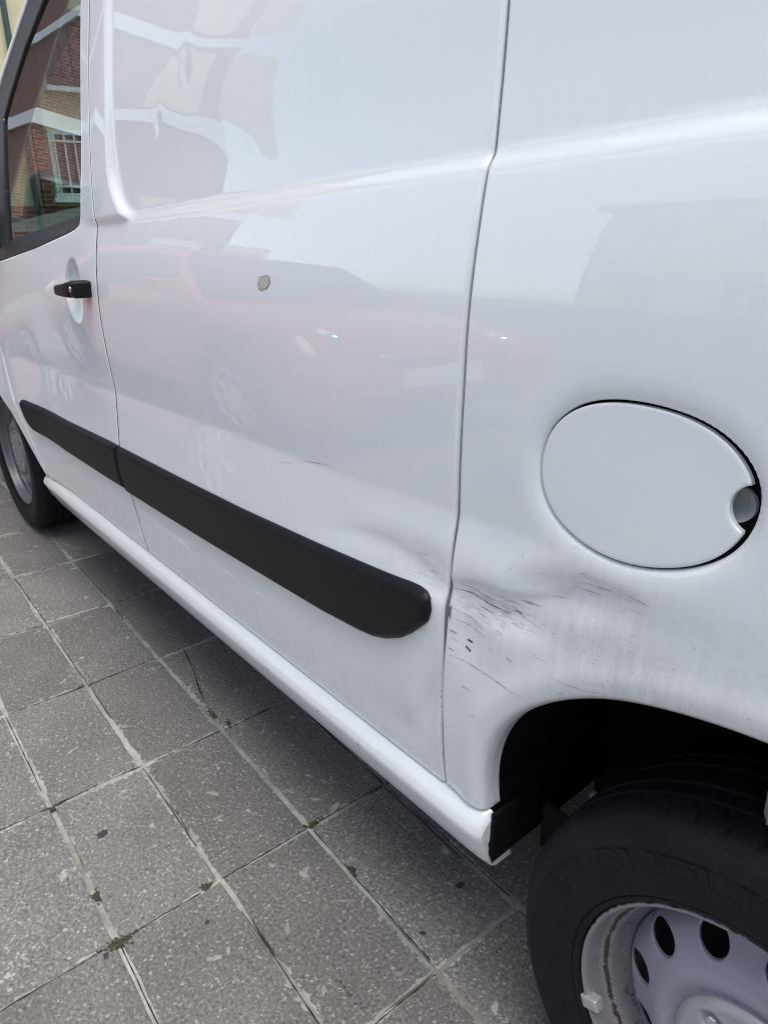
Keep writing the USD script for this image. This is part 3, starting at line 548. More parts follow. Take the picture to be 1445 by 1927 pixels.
# scratches and chips on the panels: (width, points in the x, z plane)
SCQ = [(2, [[2.5379, 0.792], [2.5742, 0.7979], [2.6046, 0.7947], [2.6354, 0.7933]]), (1.5, [[2.5543, 0.8038], [2.5824, 0.8051], [2.6091, 0.804], [2.6285, 0.8049]]), (1.2, [[2.571, 0.8196], [2.5949, 0.8217]]), (1, [[2.5428, 0.7484], [2.5657, 0.7512], [2.5876, 0.7504], [2.6067, 0.7498]]), (1.8, [[2.5613, 0.7643], [2.5787, 0.7644], [2.5938, 0.7635]]), (2.2, [[2.5851, 0.7863], [2.6059, 0.7854], [2.6176, 0.783]]), (2.5, [[2.6002, 0.7953], [2.6187, 0.7958], [2.6377, 0.7967]]), (2, [[2.6363, 0.8082], [2.6473, 0.8057], [2.6605, 0.8042]]), (2.9, [[2.6422, 0.8035], [2.6528, 0.8038]]), (2, [[2.6506, 0.8227], [2.6688, 0.8223]]), (2, [[2.6557, 0.8238], [2.6812, 0.8253]]), (1.5, [[2.6894, 0.8435], [2.7157, 0.8496]]), (1.4, [[2.7188, 0.8683], [2.7573, 0.8733]]), (1.2, [[2.7214, 0.8777], [2.7475, 0.882], [2.782, 0.8849]]), (1.4, [[2.7878, 0.8888], [2.8019, 0.8893], [2.8143, 0.8882]]), (1.3, [[2.5369, 0.6896], [2.5712, 0.6944], [2.608, 0.6941], [2.6415, 0.6921], [2.678, 0.6889]]), (0.9, [[2.6988, 0.7429], [2.7272, 0.7436]]), (1.4, [[2.7272, 0.7436], [2.757, 0.7467], [2.7679, 0.7536]]), (4, [[2.5708, 0.7286], [2.5797, 0.7289]]), (4, [[2.5684, 0.7174], [2.5779, 0.7139]]), (2, [[2.5405, 0.7288], [2.5522, 0.729]]), (1.5, [[2.5419, 0.7194], [2.5552, 0.7177]]), (1.6, [[2.5396, 0.7008], [2.5498, 0.7003]]), (0.8, [[2.5658, 0.6534], [2.587, 0.6532]]), (1, [[2.7303, 0.8925], [2.7382, 0.8945]]), (1, [[2.7162, 0.7243], [2.7232, 0.7255]]), (1.2, [[2.6397, 0.737], [2.649, 0.7343]]), (1.5, [[2.5857, 0.6162], [2.5936, 0.6149]]), (1.2, [[2.6161, 0.8045], [2.6319, 0.8003]]), (1.5, [[2.5911, 0.7864], [2.6029, 0.7861]]), (1.3, [[2.6475, 0.8034], [2.6584, 0.7997]]), (3.5, [[2.5371, 0.786], [2.5383, 0.7842]]), (3.5, [[2.5381, 0.7787], [2.5393, 0.7769]]), (3.5, [[2.54, 0.7639], [2.541, 0.7619]]), (3.5, [[2.54, 0.7597], [2.5408, 0.7576]]), (3.5, [[2.5396, 0.7524], [2.5405, 0.7504]]), (3.5, [[2.5394, 0.7467], [2.5403, 0.7446]]), (3.5, [[2.5391, 0.7381], [2.54, 0.736]]), (3.5, [[2.5389, 0.7309], [2.5398, 0.7288]]), (3.5, [[2.5385, 0.7206], [2.5395, 0.7185]]), (3.5, [[2.5383, 0.7118], [2.5392, 0.7097]]), (3.5, [[2.5379, 0.6999], [2.5388, 0.6977]]), (3.5, [[2.5376, 0.6909], [2.5386, 0.6887]]), (3.5, [[2.5362, 0.617], [2.5373, 0.6148]]), (3.5, [[2.5361, 0.6043], [2.5371, 0.6021]])]
SCD = [(1, [[2.4701, 0.8196], [2.4876, 0.823], [2.5035, 0.8213]]), (1.2, [[2.4735, 0.7914], [2.4881, 0.7906]]), (1, [[2.4938, 0.8015], [2.5112, 0.8019]]), (4, [[2.5259, 0.7601], [2.5264, 0.7578]]), (4, [[2.5253, 0.7499], [2.5259, 0.7476]]), (4, [[2.524, 0.7162], [2.5246, 0.7138]]), (4, [[2.5238, 0.7102], [2.5244, 0.7078]]), (4, [[2.5234, 0.7012], [2.524, 0.6988]]), (4, [[2.5231, 0.692], [2.5237, 0.6897]]), (4, [[2.5217, 0.6489], [2.5224, 0.6465]]), (4, [[2.5211, 0.6158], [2.5218, 0.6134]]), (4, [[2.5209, 0.6046], [2.5216, 0.6021]]), (4, [[2.5206, 0.5884], [2.5213, 0.5859]]), (4, [[2.5199, 0.5551], [2.5205, 0.5525]]), (1.2, [[2.1171, 0.8572], [2.1654, 0.8641]]), (1.3, [[2.1732, 0.8734], [2.2283, 0.8832], [2.2829, 0.8904]]), (1, [[1.7848, 1.0163], [1.7968, 1.0359]]), (3, [[1.8111, 1.4463], [1.8111, 1.4423]]), (3, [[2.3913, 1.344], [2.3935, 1.3428]])]
CHIP = [[2.0886, 1.1448], [2.094, 1.1534], [2.1132, 1.1574], [2.1242, 1.1554], [2.1256, 1.1462], [2.1192, 1.1389], [2.0999, 1.1333], [2.0904, 1.1367]]
long_sc = [(w, L) for w, L in SCQ if w < 3]; chips = [(w, [(x+.0015, z) for x, z in L]) for w, L in SCQ if w >= 3]
for k, (w, L) in enumerate(long_sc):
    obj('scratch', slivers([(w, L)], S_q2), ('scratch_dark', 'scratch_mid', 'scratch_dark')[k % 3], qp_p)
for k, (w, L) in enumerate(chips): obj('paint_chip', slivers([(w, L)], S_q2, off=.0006 if L[0][0] < 2.545 else -.0004), 'scratch_black', qp_p)
extra = []
rg = np.random.default_rng(11)
for k in range(55):     # fine scrape marks running with the long scratches
    x, z = rg.normal(2.61, .035), rg.normal(.79, .018); l = rg.uniform(.006, .03)
    extra.append((rg.uniform(.4, .9), [(x, z), (x+l, z+rg.normal(0, .0015))]))
for k in range(10):
    x, z = rg.normal(2.76, .045), rg.normal(.885, .012); l = rg.uniform(.008, .03); extra.append((rg.uniform(.4, .7), [(x, z), (x+l, z+.004*rg.normal(1, .4)*l/.03)]))
for k in range(60):
    x, z = rg.uniform(2.55, 2.95), rg.uniform(.55, .90)
    if not Polygon(arch_s).buffer(.01).contains(Point(x, z)): extra.append((rg.uniform(.6, 1.4), [(x, z), (x+rg.uniform(.001, .003), z+rg.normal(0, .0008))]))
obj('fine_scratches', slivers([(max(w, .55), L) for w, L in extra], S_q2), 'scratch_mid', qp_p, kind='stuff')
for k, (w, L) in enumerate(SCD):
    obj('scratch' if w < 3 else 'paint_chip', slivers([(w, L)], S_door, off=-.0004 if w < 3 else .0008), 'scratch_dark' if w < 3 else 'scratch_black', sd_p)
for x, z in ((2.335, .388), (2.215, .372), (2.04, .381)):
    b = trimesh.creation.icosphere(1, .0035); b.apply_scale((1, .3, .6)); b.apply_translation((x, float(S(x, zt(x)+.02)) - .0172, float(zt(x)) - .033)); obj('paint_chip', b, 'scratch_dark', sd_p)
cp = Polygon(CHIP); _q = loop_pts(cp.exterior, .003); cpj = Polygon(_q + np.random.default_rng(2).normal(0, .0011, _q.shape)).buffer(0)
obj('bare_patch', panel(cpj.buffer(.0007), lambda x, z: S_door(x, z) - .0003, h=.006, edge=lambda d: 0*d, ds=(0, .002), flange=0, bh=.002), 'scratch_dark', sd_p)
cpo = np.array(cp.exterior.coords[:-1]); cc_ = cpo.mean(0)
chip_ring = np.vstack([cc_ + (p-cc_)*f for i, p in enumerate(cpo) for f in [1 - .10*((i*7) % 3)]])
obj('bare_patch', panel(cpj.buffer(-.0006), lambda x, z: S_door(x, z) - .0007, h=.006, edge=lambda d: 0*d, ds=(0, .002), flange=0, bh=.002), 'primer_grey', sd_p, label='bare primer where paint has flaked off')

# wheel housings
def liner(arc, y0, y1, name):
    a = np.array(arc); ys = np.linspace(y0, y1, 12); V = []
    s = np.arange(len(a))
    for yi, y in enumerate(ys):
        k = .012*np.sin(s*.55 + 0*yi)*(0 if yi == 0 else 1)
        c = a.mean(0); d = a - c; V += [(c[0] + d[j, 0]*(1 + .02*yi/11) + k[j]*.2, y, c[1] + d[j, 1]*(1 + .02*yi/11) + k[j]*.2) for j in range(len(a))]
    n = len(a); F = [[i*n+j, i*n+j+1, (i+1)*n+j+1, (i+1)*n+j] for i in range(len(ys)-1) for j in range(n-1)]
    back = Polygon(a); 
    return joined((np.array(V), np.array(F)), box(a[:, 0].min(), a[:, 0].max(), y1, y1+.02, .22, a[:, 1].max()+.02))
rear_arc = [(p[0] + (-.010 if p[0] < 3 else .010), p[1] + .010) for p in arch_s]
rear_arc = [(2.622, .350)] + rear_arc + [(3.40, .350)]
obj('wheel_housing', liner(rear_arc, .034, .34, 'r'), 'dark_liner', van)
front_arc = [(FAx, FAz) for FAx, FAz in [(.62, .30), (.597, .405), (.50, .508), (.41, .598), (.326, .640), (.22, .697), (.10, .742), (-.05, .772), (-.22, .727), (-.365, .627), (-.437, .485), (-.45, .30)]]
obj('wheel_housing', liner(front_arc, .012, .34, 'f'), 'dark_liner', van)
obj('bracket', joined(tube([(2.945, .11, .80), (2.955, .11, .62)], .022, 10), box(2.925, 2.985, .10, .15, .735, .80)), 'lead_grey', van)
obj('bolt', lathe_y([(-.004, .0001), (-.004, .006), (0, .007), (.004, .007)], (2.70, .16, .46), 12), 'lead_grey', van)
obj('mounting_tab', rbox(2.655, 2.70, .10, .112, .37, .45, .003), 'dark_liner', van)

# wheels
def tread(Y, R, T):
    out = np.zeros_like(R)
    N = 56; ph = (T*N/(2*PI) + Y*26 + 2.2*np.sin(Y*30)) % 1.0
    sh = ((Y > .052) & (Y < .088)) | ((Y > .195) & (Y < .232)); out -= np.where(sh & (ph < .10), .0045*np.where(Y < .06, .35, 1), 0)
    ph2 = (T*N*2/(2*PI) - Y*30) % 1.0
    mid = (Y >= .094) & (Y <= .188); out -= np.where(mid & (ph2 < .09), .003, 0)
    return out
half = [(.052, .2175), (.046, .2176), (.042, .2178), (.0375, .2190), (.035, .2225), (.0338, .226), (.0352, .2275), (.0316, .230), (.0298, .2425), (.0288, .250), (.0284, .2515), (.0276, .2525), (.0270, .262), (.0272, .2745), (.0280, .288), (.0278, .2920), (.0270, .2928), (.0284, .2955), (.0312, .301), (.0345, .3060), (.0352, .3075), (.0368, .3080), (.0410, .3125), (.0470, .3180), (.0520, .3212), (.0535, .3217), (.0560, .3228), (.0610, .3245), (.070, .3262), (.080, .3270), (.0875, .3275)]
mid_ = [(.0885, .3200), (.0935, .3200), (.0945, .3278), (.1150, .3285), (.1160, .3205), (.1220, .3205), (.1230, .3288), (.1400, .329)]
prof = half + mid_; prof = prof + [(.283-y, r) for y, r in prof[-2::-1]]
def tyre_mesh(c): return lathe_y(prof, c, 672, tread)
def letters(text, angs, c, rad, h, y):
    V = []
    for ch, a in zip(text, angs):
        m = meshkit.text_mesh(ch, h, .0010, bold=True); v = np.array(m.vertices); w = v[:, 0].max() - v[:, 0].min(); v[:, 0] -= v[:, 0].min() + w/2
        sx = min(.046/w, 2.2) if ch != 'I' else 1.3
        ang = math.radians(a) - v[:, 0]*sx/rad; r = rad + v[:, 1]
        V.append((np.c_[c[0] + r*np.cos(ang), c[1] + y - v[:, 2], c[2] + r*np.sin(ang)], np.array(m.faces)))
    return joined(*V)
RIMP = [(.0500, .2165), (.0420, .2168), (.0392, .2160), (.0380, .2140), (.0385, .2120), (.0410, .2100), (.0460, .2088), (.0540, .2078), (.0640, .2062), (.0690, .2040), (.0725, .1995), (.0745, .1955), (.0790, .1930), (.0860, .1915), (.0940, .1900), (.1010, .1868), (.1050, .1830), (.1090, .1790), (.1250, .1770), (.20, .175), (.235, .2)]
def disc_y(r): return np.interp(r, [0, .06, .085, .0905, .093, .098, .104, .110, .117, .125, .132, .142, .155, .165, .172, .1775, .19], [.060, .060, .062, .066, .068, .0625, .0585, .0570, .0580, .0615, .0665, .0725, .0790, .0850, .0915, .1010, .105])
def wheel(c, phase, label=None, front=False, hub=0):
    w = thing('wheel', label, parent=van, loc=np.array(c) - OFFS[van]); cx, cy, cz = c
    ty = obj('tyre', tyre_mesh(c), 'tyre_rubber', w, smooth=55)
    tv = obj('lettering', letters('MICHELIN', [157.5, 147.5, 136, 124.8, 113.6, 105, 98.5, 90], c, .262, .026, .0275), 'tyre_rubber', ty)
    rv, rf = lathe_y(RIMP, c, 160); rr = np.hypot(rv[:, 0]-cx, rv[:, 2]-cz)
    rust = .40*np.exp(-((rr-.1985)/.0024)**2) + .22*np.exp(-((rr-.2158)/.0014)**2) + .09*np.exp(-((rr-.187)/.009)**2) - .05
    rm = obj('rim', (rv, rf), 'wheel_steel_dark' if front else 'rim_steel', w, smooth=True, prim={'rust': rust})
    holes = [Point(.1535*math.cos(math.radians(phase+30*k)), .1535*math.sin(math.radians(phase+30*k))).buffer(.0195, 24) for k in range(12)]
    pol = Point(0, 0).buffer(.1785, 90).difference(Point(0, 0).buffer(.05, 40)).difference(shapely.union_all(holes))
    dv, df = panel(pol, lambda x, z: disc_y(np.hypot(x, z)), h=.007, edge=round_edge(.0022), ds=(0, .0004, .001, .0022, .005), flange=.004, bh=.004)
    dr = np.hypot(dv[:, 0], dv[:, 2]); dv = dv + np.array(c)
    obj('wheel_disc', (dv, df), 'wheel_steel_dark' if front else 'wheel_steel', w, smooth=True, prim={'rust': .12*np.exp(-((dr-.178)/.004)**2) - .05})
    pk = [(.064*math.cos(math.radians(hub+72*k)), .064*math.sin(math.radians(hub+72*k))) for k in range(5)]
    def cap_y(x, z):
        r = np.hypot(x, z); y = .0505 + .0035*(r/.09)**2 + .004*sm(.083, .0895, r) - .0012*np.exp(-((r-.082)/.0025)**2)
        for a, b in pk: y = y + .0075*(1 - sm(.0105, .0155, np.hypot(x-a, z-b)))
        return y + .0018*(1-sm(.026, .030, r))
    cv, cf = panel(Point(0, 0).buffer(.0905, 64), cap_y, h=.0035, edge=round_edge(.003), ds=(0, .0005, .0014, .003), flange=.012, bh=.005)
    hc = obj('hub_cap', (cv + np.array(c), cf), 'hub_grey' if front else 'cap_silver', w, smooth=True)
    for a, b in pk: obj('wheel_bolt', lathe_y([(.053, .0001), (.053, .0062), (.0545, .0072), (.062, .0074)], (cx+a, cy, cz+b), 6), 'lead_grey', hc)
    obj('brake_drum', lathe_y([(.128, .0001), (.128, .155), (.16, .16), (.2, .16)], c, 48), 'gap_black', w)
    if not front:
        a = math.radians(202.5); m = box(-.0095, .0095, -.004, .006, -.013, .013); v = np.array(rbox(-.013, .013, -.005, .0115, -.010, .010, .003).to_mesh().vert_properties[:, :3]); f = rbox(-.013, .013, -.005, .0115, -.010, .010, .003).to_mesh().tri_verts
        x, z = v[:, 0], v[:, 2]; rad = .2085 + x; tt = a + z/.21
        obj('balance_weight', (np.c_[cx + rad*np.cos(tt), cy + .0405 + v[:, 1], cz + rad*np.sin(tt)], f), 'lead_grey', w, smooth=30)
    return w
wheel((3.0, .0, .327), 0.0, 'rear steel wheel with ventilation holes and grey centre cap', hub=140)
wheel((0.0, .004, .327), 12.0, 'front wheel seen at a steep angle under the arch', True, hub=30)
# the far side wheels, so that the van stands on four
for x in (0.0, 3.0):
    w = thing('wheel', parent=van, loc=np.array((x, 1.6, .327)) - OFFS[van]); obj('tyre', lathe_y([(.045, .21), (.03, .25), (.035, .30), (.06, .324), (.14, .328), (.22, .324), (.25, .30), (.25, .25), (.235, .21)], (x, 1.6, .327), 64), 'tyre_rubber', w, smooth=40)
    obj('rim', lathe_y([(.23, .21), (.20, .18), (.21, .0001)], (x, 1.6, .327), 48), 'cap_silver', w, smooth=40)

# the rest of the body
def sheet(fn, nu, nv):
    u, w = np.meshgrid(np.linspace(0, 1, nu), np.linspace(0, 1, nv)); P = np.stack(fn(u, w), -1).reshape(-1, 3); q = (np.arange(nv-1)[:, None]*nu + np.arange(nu-1)[None]).ravel(); return P, np.stack([q, q+1, q+nu+1, q+nu], -1)
WID = 1.895
ytop = lambda x: S(x, np.full_like(np.asarray(x, float), TOP))
def roof_fn(u, w):
    x = .80 + (XR-.80)*u; a = -1 + 2*w; y = WID/2 + a*(WID/2 - ytop(x)); z = TOP + .13*(1 - np.abs(a)**7)*np.ones_like(x) - .02*np.clip(1.2-x, 0, 1); return x, y, z
paint_obj('roof', sheet(roof_fn, 30, 60), van)
def right_fn(u, w):
    x = 1.30 + (XR-1.30)*u; z = .36 + (TOP-.36)*w; return x, WID - S(x, z), z
paint_obj('side_panel', sheet(right_fn, 40, 40), van)
right_door = Polygon([(.40, .70), (.60, .42), (1.30, .42), (1.30, TOP), (.80, TOP), (.50, 1.637), (.20, 1.41), (-.10, 1.19), (-.10, .90)]).difference(win_hole)
rdv, rdf = panel(right_door, S, h=.04, flange=.012); rdv[:, 1] = WID - rdv[:, 1]; paint_obj('door', (rdv, rdf[:, ::-1]), van)
rv_, rf_ = panel(win_hole, lambda x, z: S(x, z) + .012, h=.06, edge=lambda d: 0*d, ds=(0, .01), flange=0); rv_[:, 1] = WID - rv_[:, 1]; obj('window_pane', (rv_, rf_[:, ::-1]), 'window_glass', van, smooth=True)
rwv, rwf = panel(wing, lambda x, z: S(x, z) + .10*np.clip(-np.asarray(x)-.35, 0, 9)**1.5, h=.05, flange=.012); rwv[:, 1] = WID - rwv[:, 1]; paint_obj('wing', (rwv, rwf[:, ::-1]), van)
def back_fn(u, w):
    z = .40 + (TOP+.12-.40)*w; y0 = S(np.full_like(z, XR), np.minimum(z, TOP)); return XR + .03*np.sin(PI*u)*np.ones_like(z), y0 + (WID-2*y0)*u, z
paint_obj('back_door', sheet(back_fn, 20, 30), van)
obj('underbody', box(-.7, 3.9, .36, 1.53, .30, .36), 'dark_liner', van)
obj('underbody', joined(box(.64, 2.58, .06, 1.83, .335, .365)), 'dark_liner', van)
obj('bulkhead', box(1.46, 1.49, .10, 1.79, .40, 1.85), 'dash_plastic', van)
def ws_fn(u, w):
    x = -.12 + (.96+.12)*w - .18*(1-(2*u-1)**2)*(1-w*.6); yl = .10 + .065*w; return x, yl + (WID-2*yl)*u, 1.16 + .70*w + 0*x
obj('windscreen', sheet(ws_fn, 24, 12), 'window_glass', van, smooth=True)
for side in (0, 1):
    P0, P1 = np.array((-.10, .13, 1.13)), np.array((.98, .19, 1.83)); pm = (P0+P1)/2 + np.array((-.0, -.01, .028))
    pts = np.array([P0*(1-t)**2 + 2*pm*t*(1-t) + P1*t*t for t in np.linspace(0, 1, 14)]); 
    if side: pts[:, 1] = WID - pts[:, 1]
    v, f = tube(pts, .036, 12); paint_obj('windscreen_pillar', (v, f), van)
def nose_fn(u, w):
    x = -.86 + .70*w; e = np.abs(2*u-1); x = x + .25*e**3*(1-w); yl = .02 + .10*w + .0*e; return x, yl + (WID-2*yl)*u, .82 + .33*np.sin(w*PI/2) - .05*e**4
paint_obj('bonnet', sheet(nose_fn, 30, 14), van)
paint_obj('front_bumper', sheet(lambda u, w: (-.86 - .05*np.sin(w*PI) + .25*np.abs(2*u-1)**3, .02 + (WID-.04)*u, .30 + .52*w), 30, 8), van)
# cab
obj('dashboard', man(rbox(-.12, .40, .16, 1.74, .86, 1.08, .06)), 'dash_plastic', van, smooth=40)
obj('instrument_hood', man(rbox(.12, .42, .28, .72, 1.05, 1.17, .05)), 'dash_plastic', van, smooth=40)
sw = trimesh.creation.torus(.18, .016, 40, 10); sw.apply_transform(trimesh.transformations.rotation_matrix(math.radians(-62), [0, 1, 0])); sw.apply_translation((.52, .48, 1.06))
st = obj('steering_wheel', sw, 'dash_plastic', van, smooth=True); obj('column', tube([(.40, .48, 1.0), (.52, .48, 1.06)], .05, 14), 'dash_plastic', st); obj('spoke', joined(box(.50, .53, .32, .64, 1.05, 1.08)), 'dash_plastic', st)
for y in (.48, 1.10, 1.45):
    s = thing('seat', parent=van, loc=np.array((1.0, y, .5)) - OFFS[van])
    obj('cushion', man(rbox(.72, 1.22, y-.24, y+.24, .62, .80, .06)), 'fabric_dark', s, smooth=40); obj('backrest', man(m3.Manifold.batch_hull([rbox(1.16, 1.30, y-.23, y+.23, .72, .9, .05), rbox(1.26, 1.40, y-.20, y+.20, 1.25, 1.40, .05)])), 'fabric_dark', s, smooth=40); obj('headrest', man(rbox(1.30, 1.40, y-.13, y+.13, 1.43, 1.60, .04)), 'fabric_dark', s, smooth=40)
obj('door_trim', box(.2, 1.40, .055, .085, .45, 1.10), 'dash_plastic', van); obj('door_trim', box(.2, 1.40, 1.81, 1.84, .45, 1.10), 'dash_plastic', van)
obj('headliner', box(.80, 1.46, .22, 1.68, 1.79, 1.81), 'fabric_dark', van)
obj('cab_floor', box(-.1, 1.46, .10, 1.79, .42, .45), 'fabric_dark', van)
# door mirror
mr = obj('door_mirror', man((rbox(.36, .50, -.235, -.015, 1.155, 1.395, .045) - m3.Manifold.cube((.1, .175, .185)).translate((.487, -.213, 1.182))).refine_to_length(.03)), 'trim_plastic', van, smooth=35)
obj('mirror_glass', box(.484, .4885, -.212, -.039, 1.183, 1.366), 'mirror_silver', mr); obj('mirror_arm', man(m3.Manifold.batch_hull([rbox(.38, .46, -.04, .02, 1.15, 1.24, .02), rbox(.38, .47, .02, .07, 1.13, 1.24, .02)])), 'trim_plastic', mr, smooth=40)
mr2 = obj('door_mirror', man(rbox(.36, .50, WID+.015, WID+.235, 1.155, 1.395, .045)), 'trim_plastic', van, smooth=35)
obj('sail_panel', panel(Polygon([(.30, 1.076), (.535, 1.10), (.54, 1.30), (.36, 1.30)]), lambda x, z: S(x, z) + .002, h=.03, edge=round_edge(.003)), 'trim_plastic', fd_p, smooth=True)

# ---------------------------------------------------------------- the street around
mat('red_brick', {'g': ('geometry', {}), 'sp': ('separate_xyz', {}), 'ad': ('math', {'math_type': 'add'}), 'cb': ('combine_xyz', {}),
    'br': ('brick_texture', {'color1': (.17, .055, .042), 'color2': (.23, .085, .065), 'mortar': (.30, .20, .17), 'scale': 1.0, 'mortar_size': .009, 'brick_width': .25, 'row_height': .075, 'bias': -.1}),
    'n': ('noise_texture', {'scale': 3.0, 'detail': 6.0}), 'r': ('rgb_ramp', {'ramp': [(.3, (.75,)*3), (.7, (1.2,)*3)]}), 'm': ('mix', {'mix_type': 'multiply', 'fac': 1.0}), 'b': ('bump', {'strength': .6, 'distance': .01, 'invert': True}), 'p': ('principled_bsdf', {'roughness': .9})},
    [('g.position', 'sp.vector'), ('sp.x', 'ad.value1'), ('sp.y', 'ad.value2'), ('ad.value', 'cb.x'), ('sp.z', 'cb.y'), ('cb.vector', 'br.vector'), ('g.position', 'n.vector'), ('n.fac', 'r.fac'), ('br.color', 'm.color1'), ('r.color', 'm.color2'), ('m.color', 'p.base_color'), ('br.fac', 'b.height'), ('b.normal', 'p.normal')])
plain('yellow_plaster', (.56, .50, .31), .9, vary=.12, scale=1.2, bump=.1)
plain('white_plaster', (.74, .75, .75), .8, vary=.05, scale=2)
plain('white_metal', (.75, .75, .74), .5); plain('green_metal', (.03, .055, .055), .5); plain('roof_dark', (.06, .05, .05), .8)
plain('red_paint', (.46, .06, .055), .3, coat=1.0); plain('car_white', (.7, .71, .72), .35, coat=1.0); plain('chrome', (.75, .75, .76), .08, metal=1.0); plain('plate_white', (.75, .75, .72), .5); plain('lamp_lens', (.70, .72, .74), .08, coat=1.0)
plain('bark', (.09, .07, .055), .9, vary=.3, scale=20)
mat('leaf', {'oi': ('geometry', {}), 'r': ('rgb_ramp', {'ramp': [(0, (.025, .05, .012)), (1, (.075, .11, .03))]}), 'd': ('diffuse_bsdf', {}), 't': ('translucent_bsdf', {}), 'm': ('mix_closure', {'fac': .35})},
    [('oi.random_per_island', 'r.fac'), ('r.color', 'd.color'), ('r.color', 't.color'), ('d.BSDF', 'm.closure1'), ('t.BSDF', 'm.closure2')], surface='m.closure')
def window_on(parent, axis, at, a0, a1, z0, z1, frame='white_metal', bars=0, sgn=1):
    """A window on the wall x = at or y = at: frame proud of the wall, pane set in it, bars before it."""
    def b(p0, p1, q0, q1, u0, u1):
        lo, hi = sorted((at + sgn*p0, at + sgn*p1)); return box(lo, hi, q0, q1, u0, u1) if axis == 'x' else box(q0, q1, lo, hi, u0, u1)
    w = .07
    fr = obj('window', joined(b(0, .06, a0, a0+w, z0, z1), b(0, .06, a1-w, a1, z0, z1), b(0, .06, a0+w, a1-w, z0, z0+w), b(0, .06, a0+w, a1-w, z1-w, z1), b(.002, .055, (a0+a1)/2-.03, (a0+a1)/2+.03, z0+w, z1-w)), frame, parent)
    obj('pane', b(.004, .02, a0+w, a1-w, z0+w, z1-w), 'dark_glass', fr)
    obj('sill', b(-.02, .14, a0-.06, a1+.06, z0-.07, z0-.002), 'white_plaster', fr)
    for k in range(bars):
        a = a0 + (a1-a0)*(k+.5)/bars; obj('bar', b(.085, .105, a-.011, a+.011, z0-.0, z1), frame, fr)
    if bars: obj('bar', joined(b(.105, .12, a0-.02, a1+.02, z0+.15, z0+.18), b(.105, .12, a0-.02, a1+.02, z1-.18, z1-.15)), frame, fr)
# brick wing, mirrored in the van's side
bb = thing('brick_building', 'red brick building with two white bands, mirrored in the van side', 'building', (-22, -9, 0))
BX, BY, HB = -14.6, -3.1, 11.5
obj('wall', box(BX-22, BX, BY-5.2, BY, -.03, HB), 'red_brick', bb)
for z in (4.2, 6.85): obj('white_band', box(BX-22.05, BX+.07, BY-5.25, BY+.07, z, z+.36), 'white_plaster', bb)
obj('roof', box(BX-22.3, BX+.3, BY-5.5, BY+.3, HB+.004, HB+.25), 'roof_dark', bb)
for z0 in (1.2, 4.85, 7.6):
    for a in (-6.6, -8.6): 
        obj('plaster_field', box(BX, BX+.03, BY+4.15+a-.1-4.15+2.2, BY+a+3.5, z0-.2, z0+1.75), 'yellow_plaster', bb); window_on(bb, 'x', BX+.03, BY+a+2.25, BY+a+3.35, z0, z0+1.5, 'white_metal', bars=6) if z0 < 3 else None
    for a in range(3): window_on(bb, 'y', BY, BX-11.4-a*3.4, BX-10.0-a*3.4, z0, z0+1.5, bars=6 if z0 < 3 else 0)
# a long yellow block set back behind the parked car
yb2 = thing('yellow_block', 'long pale yellow block across the street, mirrored in the van side', 'building', (2, -21, 0))
obj('wall', box(-9.2, 16, -24, -15.5, -.03, 6.2), 'yellow_plaster', yb2); obj('roof', box(-9.5, 16.3, -24.3, -15.2, 6.204, 6.5), 'roof_dark', yb2); obj('plinth', box(-9.2, 16, -15.5, -15.44, -.03, .8), 'red_brick', yb2)
for z0 in (1.3, 4.4):
    for k in range(8): window_on(yb2, 'y', -15.5, -8+k*3.0, -6.6+k*3.0, z0, z0+1.5)
# yellow building straight ahead, seen past the windscreen pillar and through the cab
yb = thing('yellow_building', 'pale yellow plastered building ahead of the van, seen past its windscreen pillar', 'building', (-13, 7, 0))
YX = -10.0
obj('wall', box(YX-5, YX, .9, 15, -.03, 9.5), 'yellow_plaster', yb); obj('roof', box(YX-5.2, YX+.3, .6, 15.2, 9.504, 9.8), 'roof_dark', yb)
obj('plinth', box(YX, YX+.04, .9, 15, -.03, 1.25), 'red_brick', yb)
obj('brick_pier', box(YX, YX+.12, 3.24, 3.40, 1.25, 3.6), 'red_brick', yb)
obj('downpipe', tube([(YX+.08, 3.13, .2), (YX+.08, 3.13, 9.4)], .045, 10), 'green_metal', yb)
window_on(yb, 'x', YX, 3.46, 4.86, 1.38, 2.36, bars=9); window_on(yb, 'x', YX, 6.6, 8.0, 1.40, 2.35, bars=9)
window_on(yb, 'x', YX, 3.60, 5.0, 2.96, 4.0, 'green_metal', bars=8); window_on(yb, 'x', YX, 6.6, 8.0, 3.35, 4.5, 'green_metal', bars=8)
window_on(yb, 'x', YX, 4.0, 5.4, 6.3, 7.8)
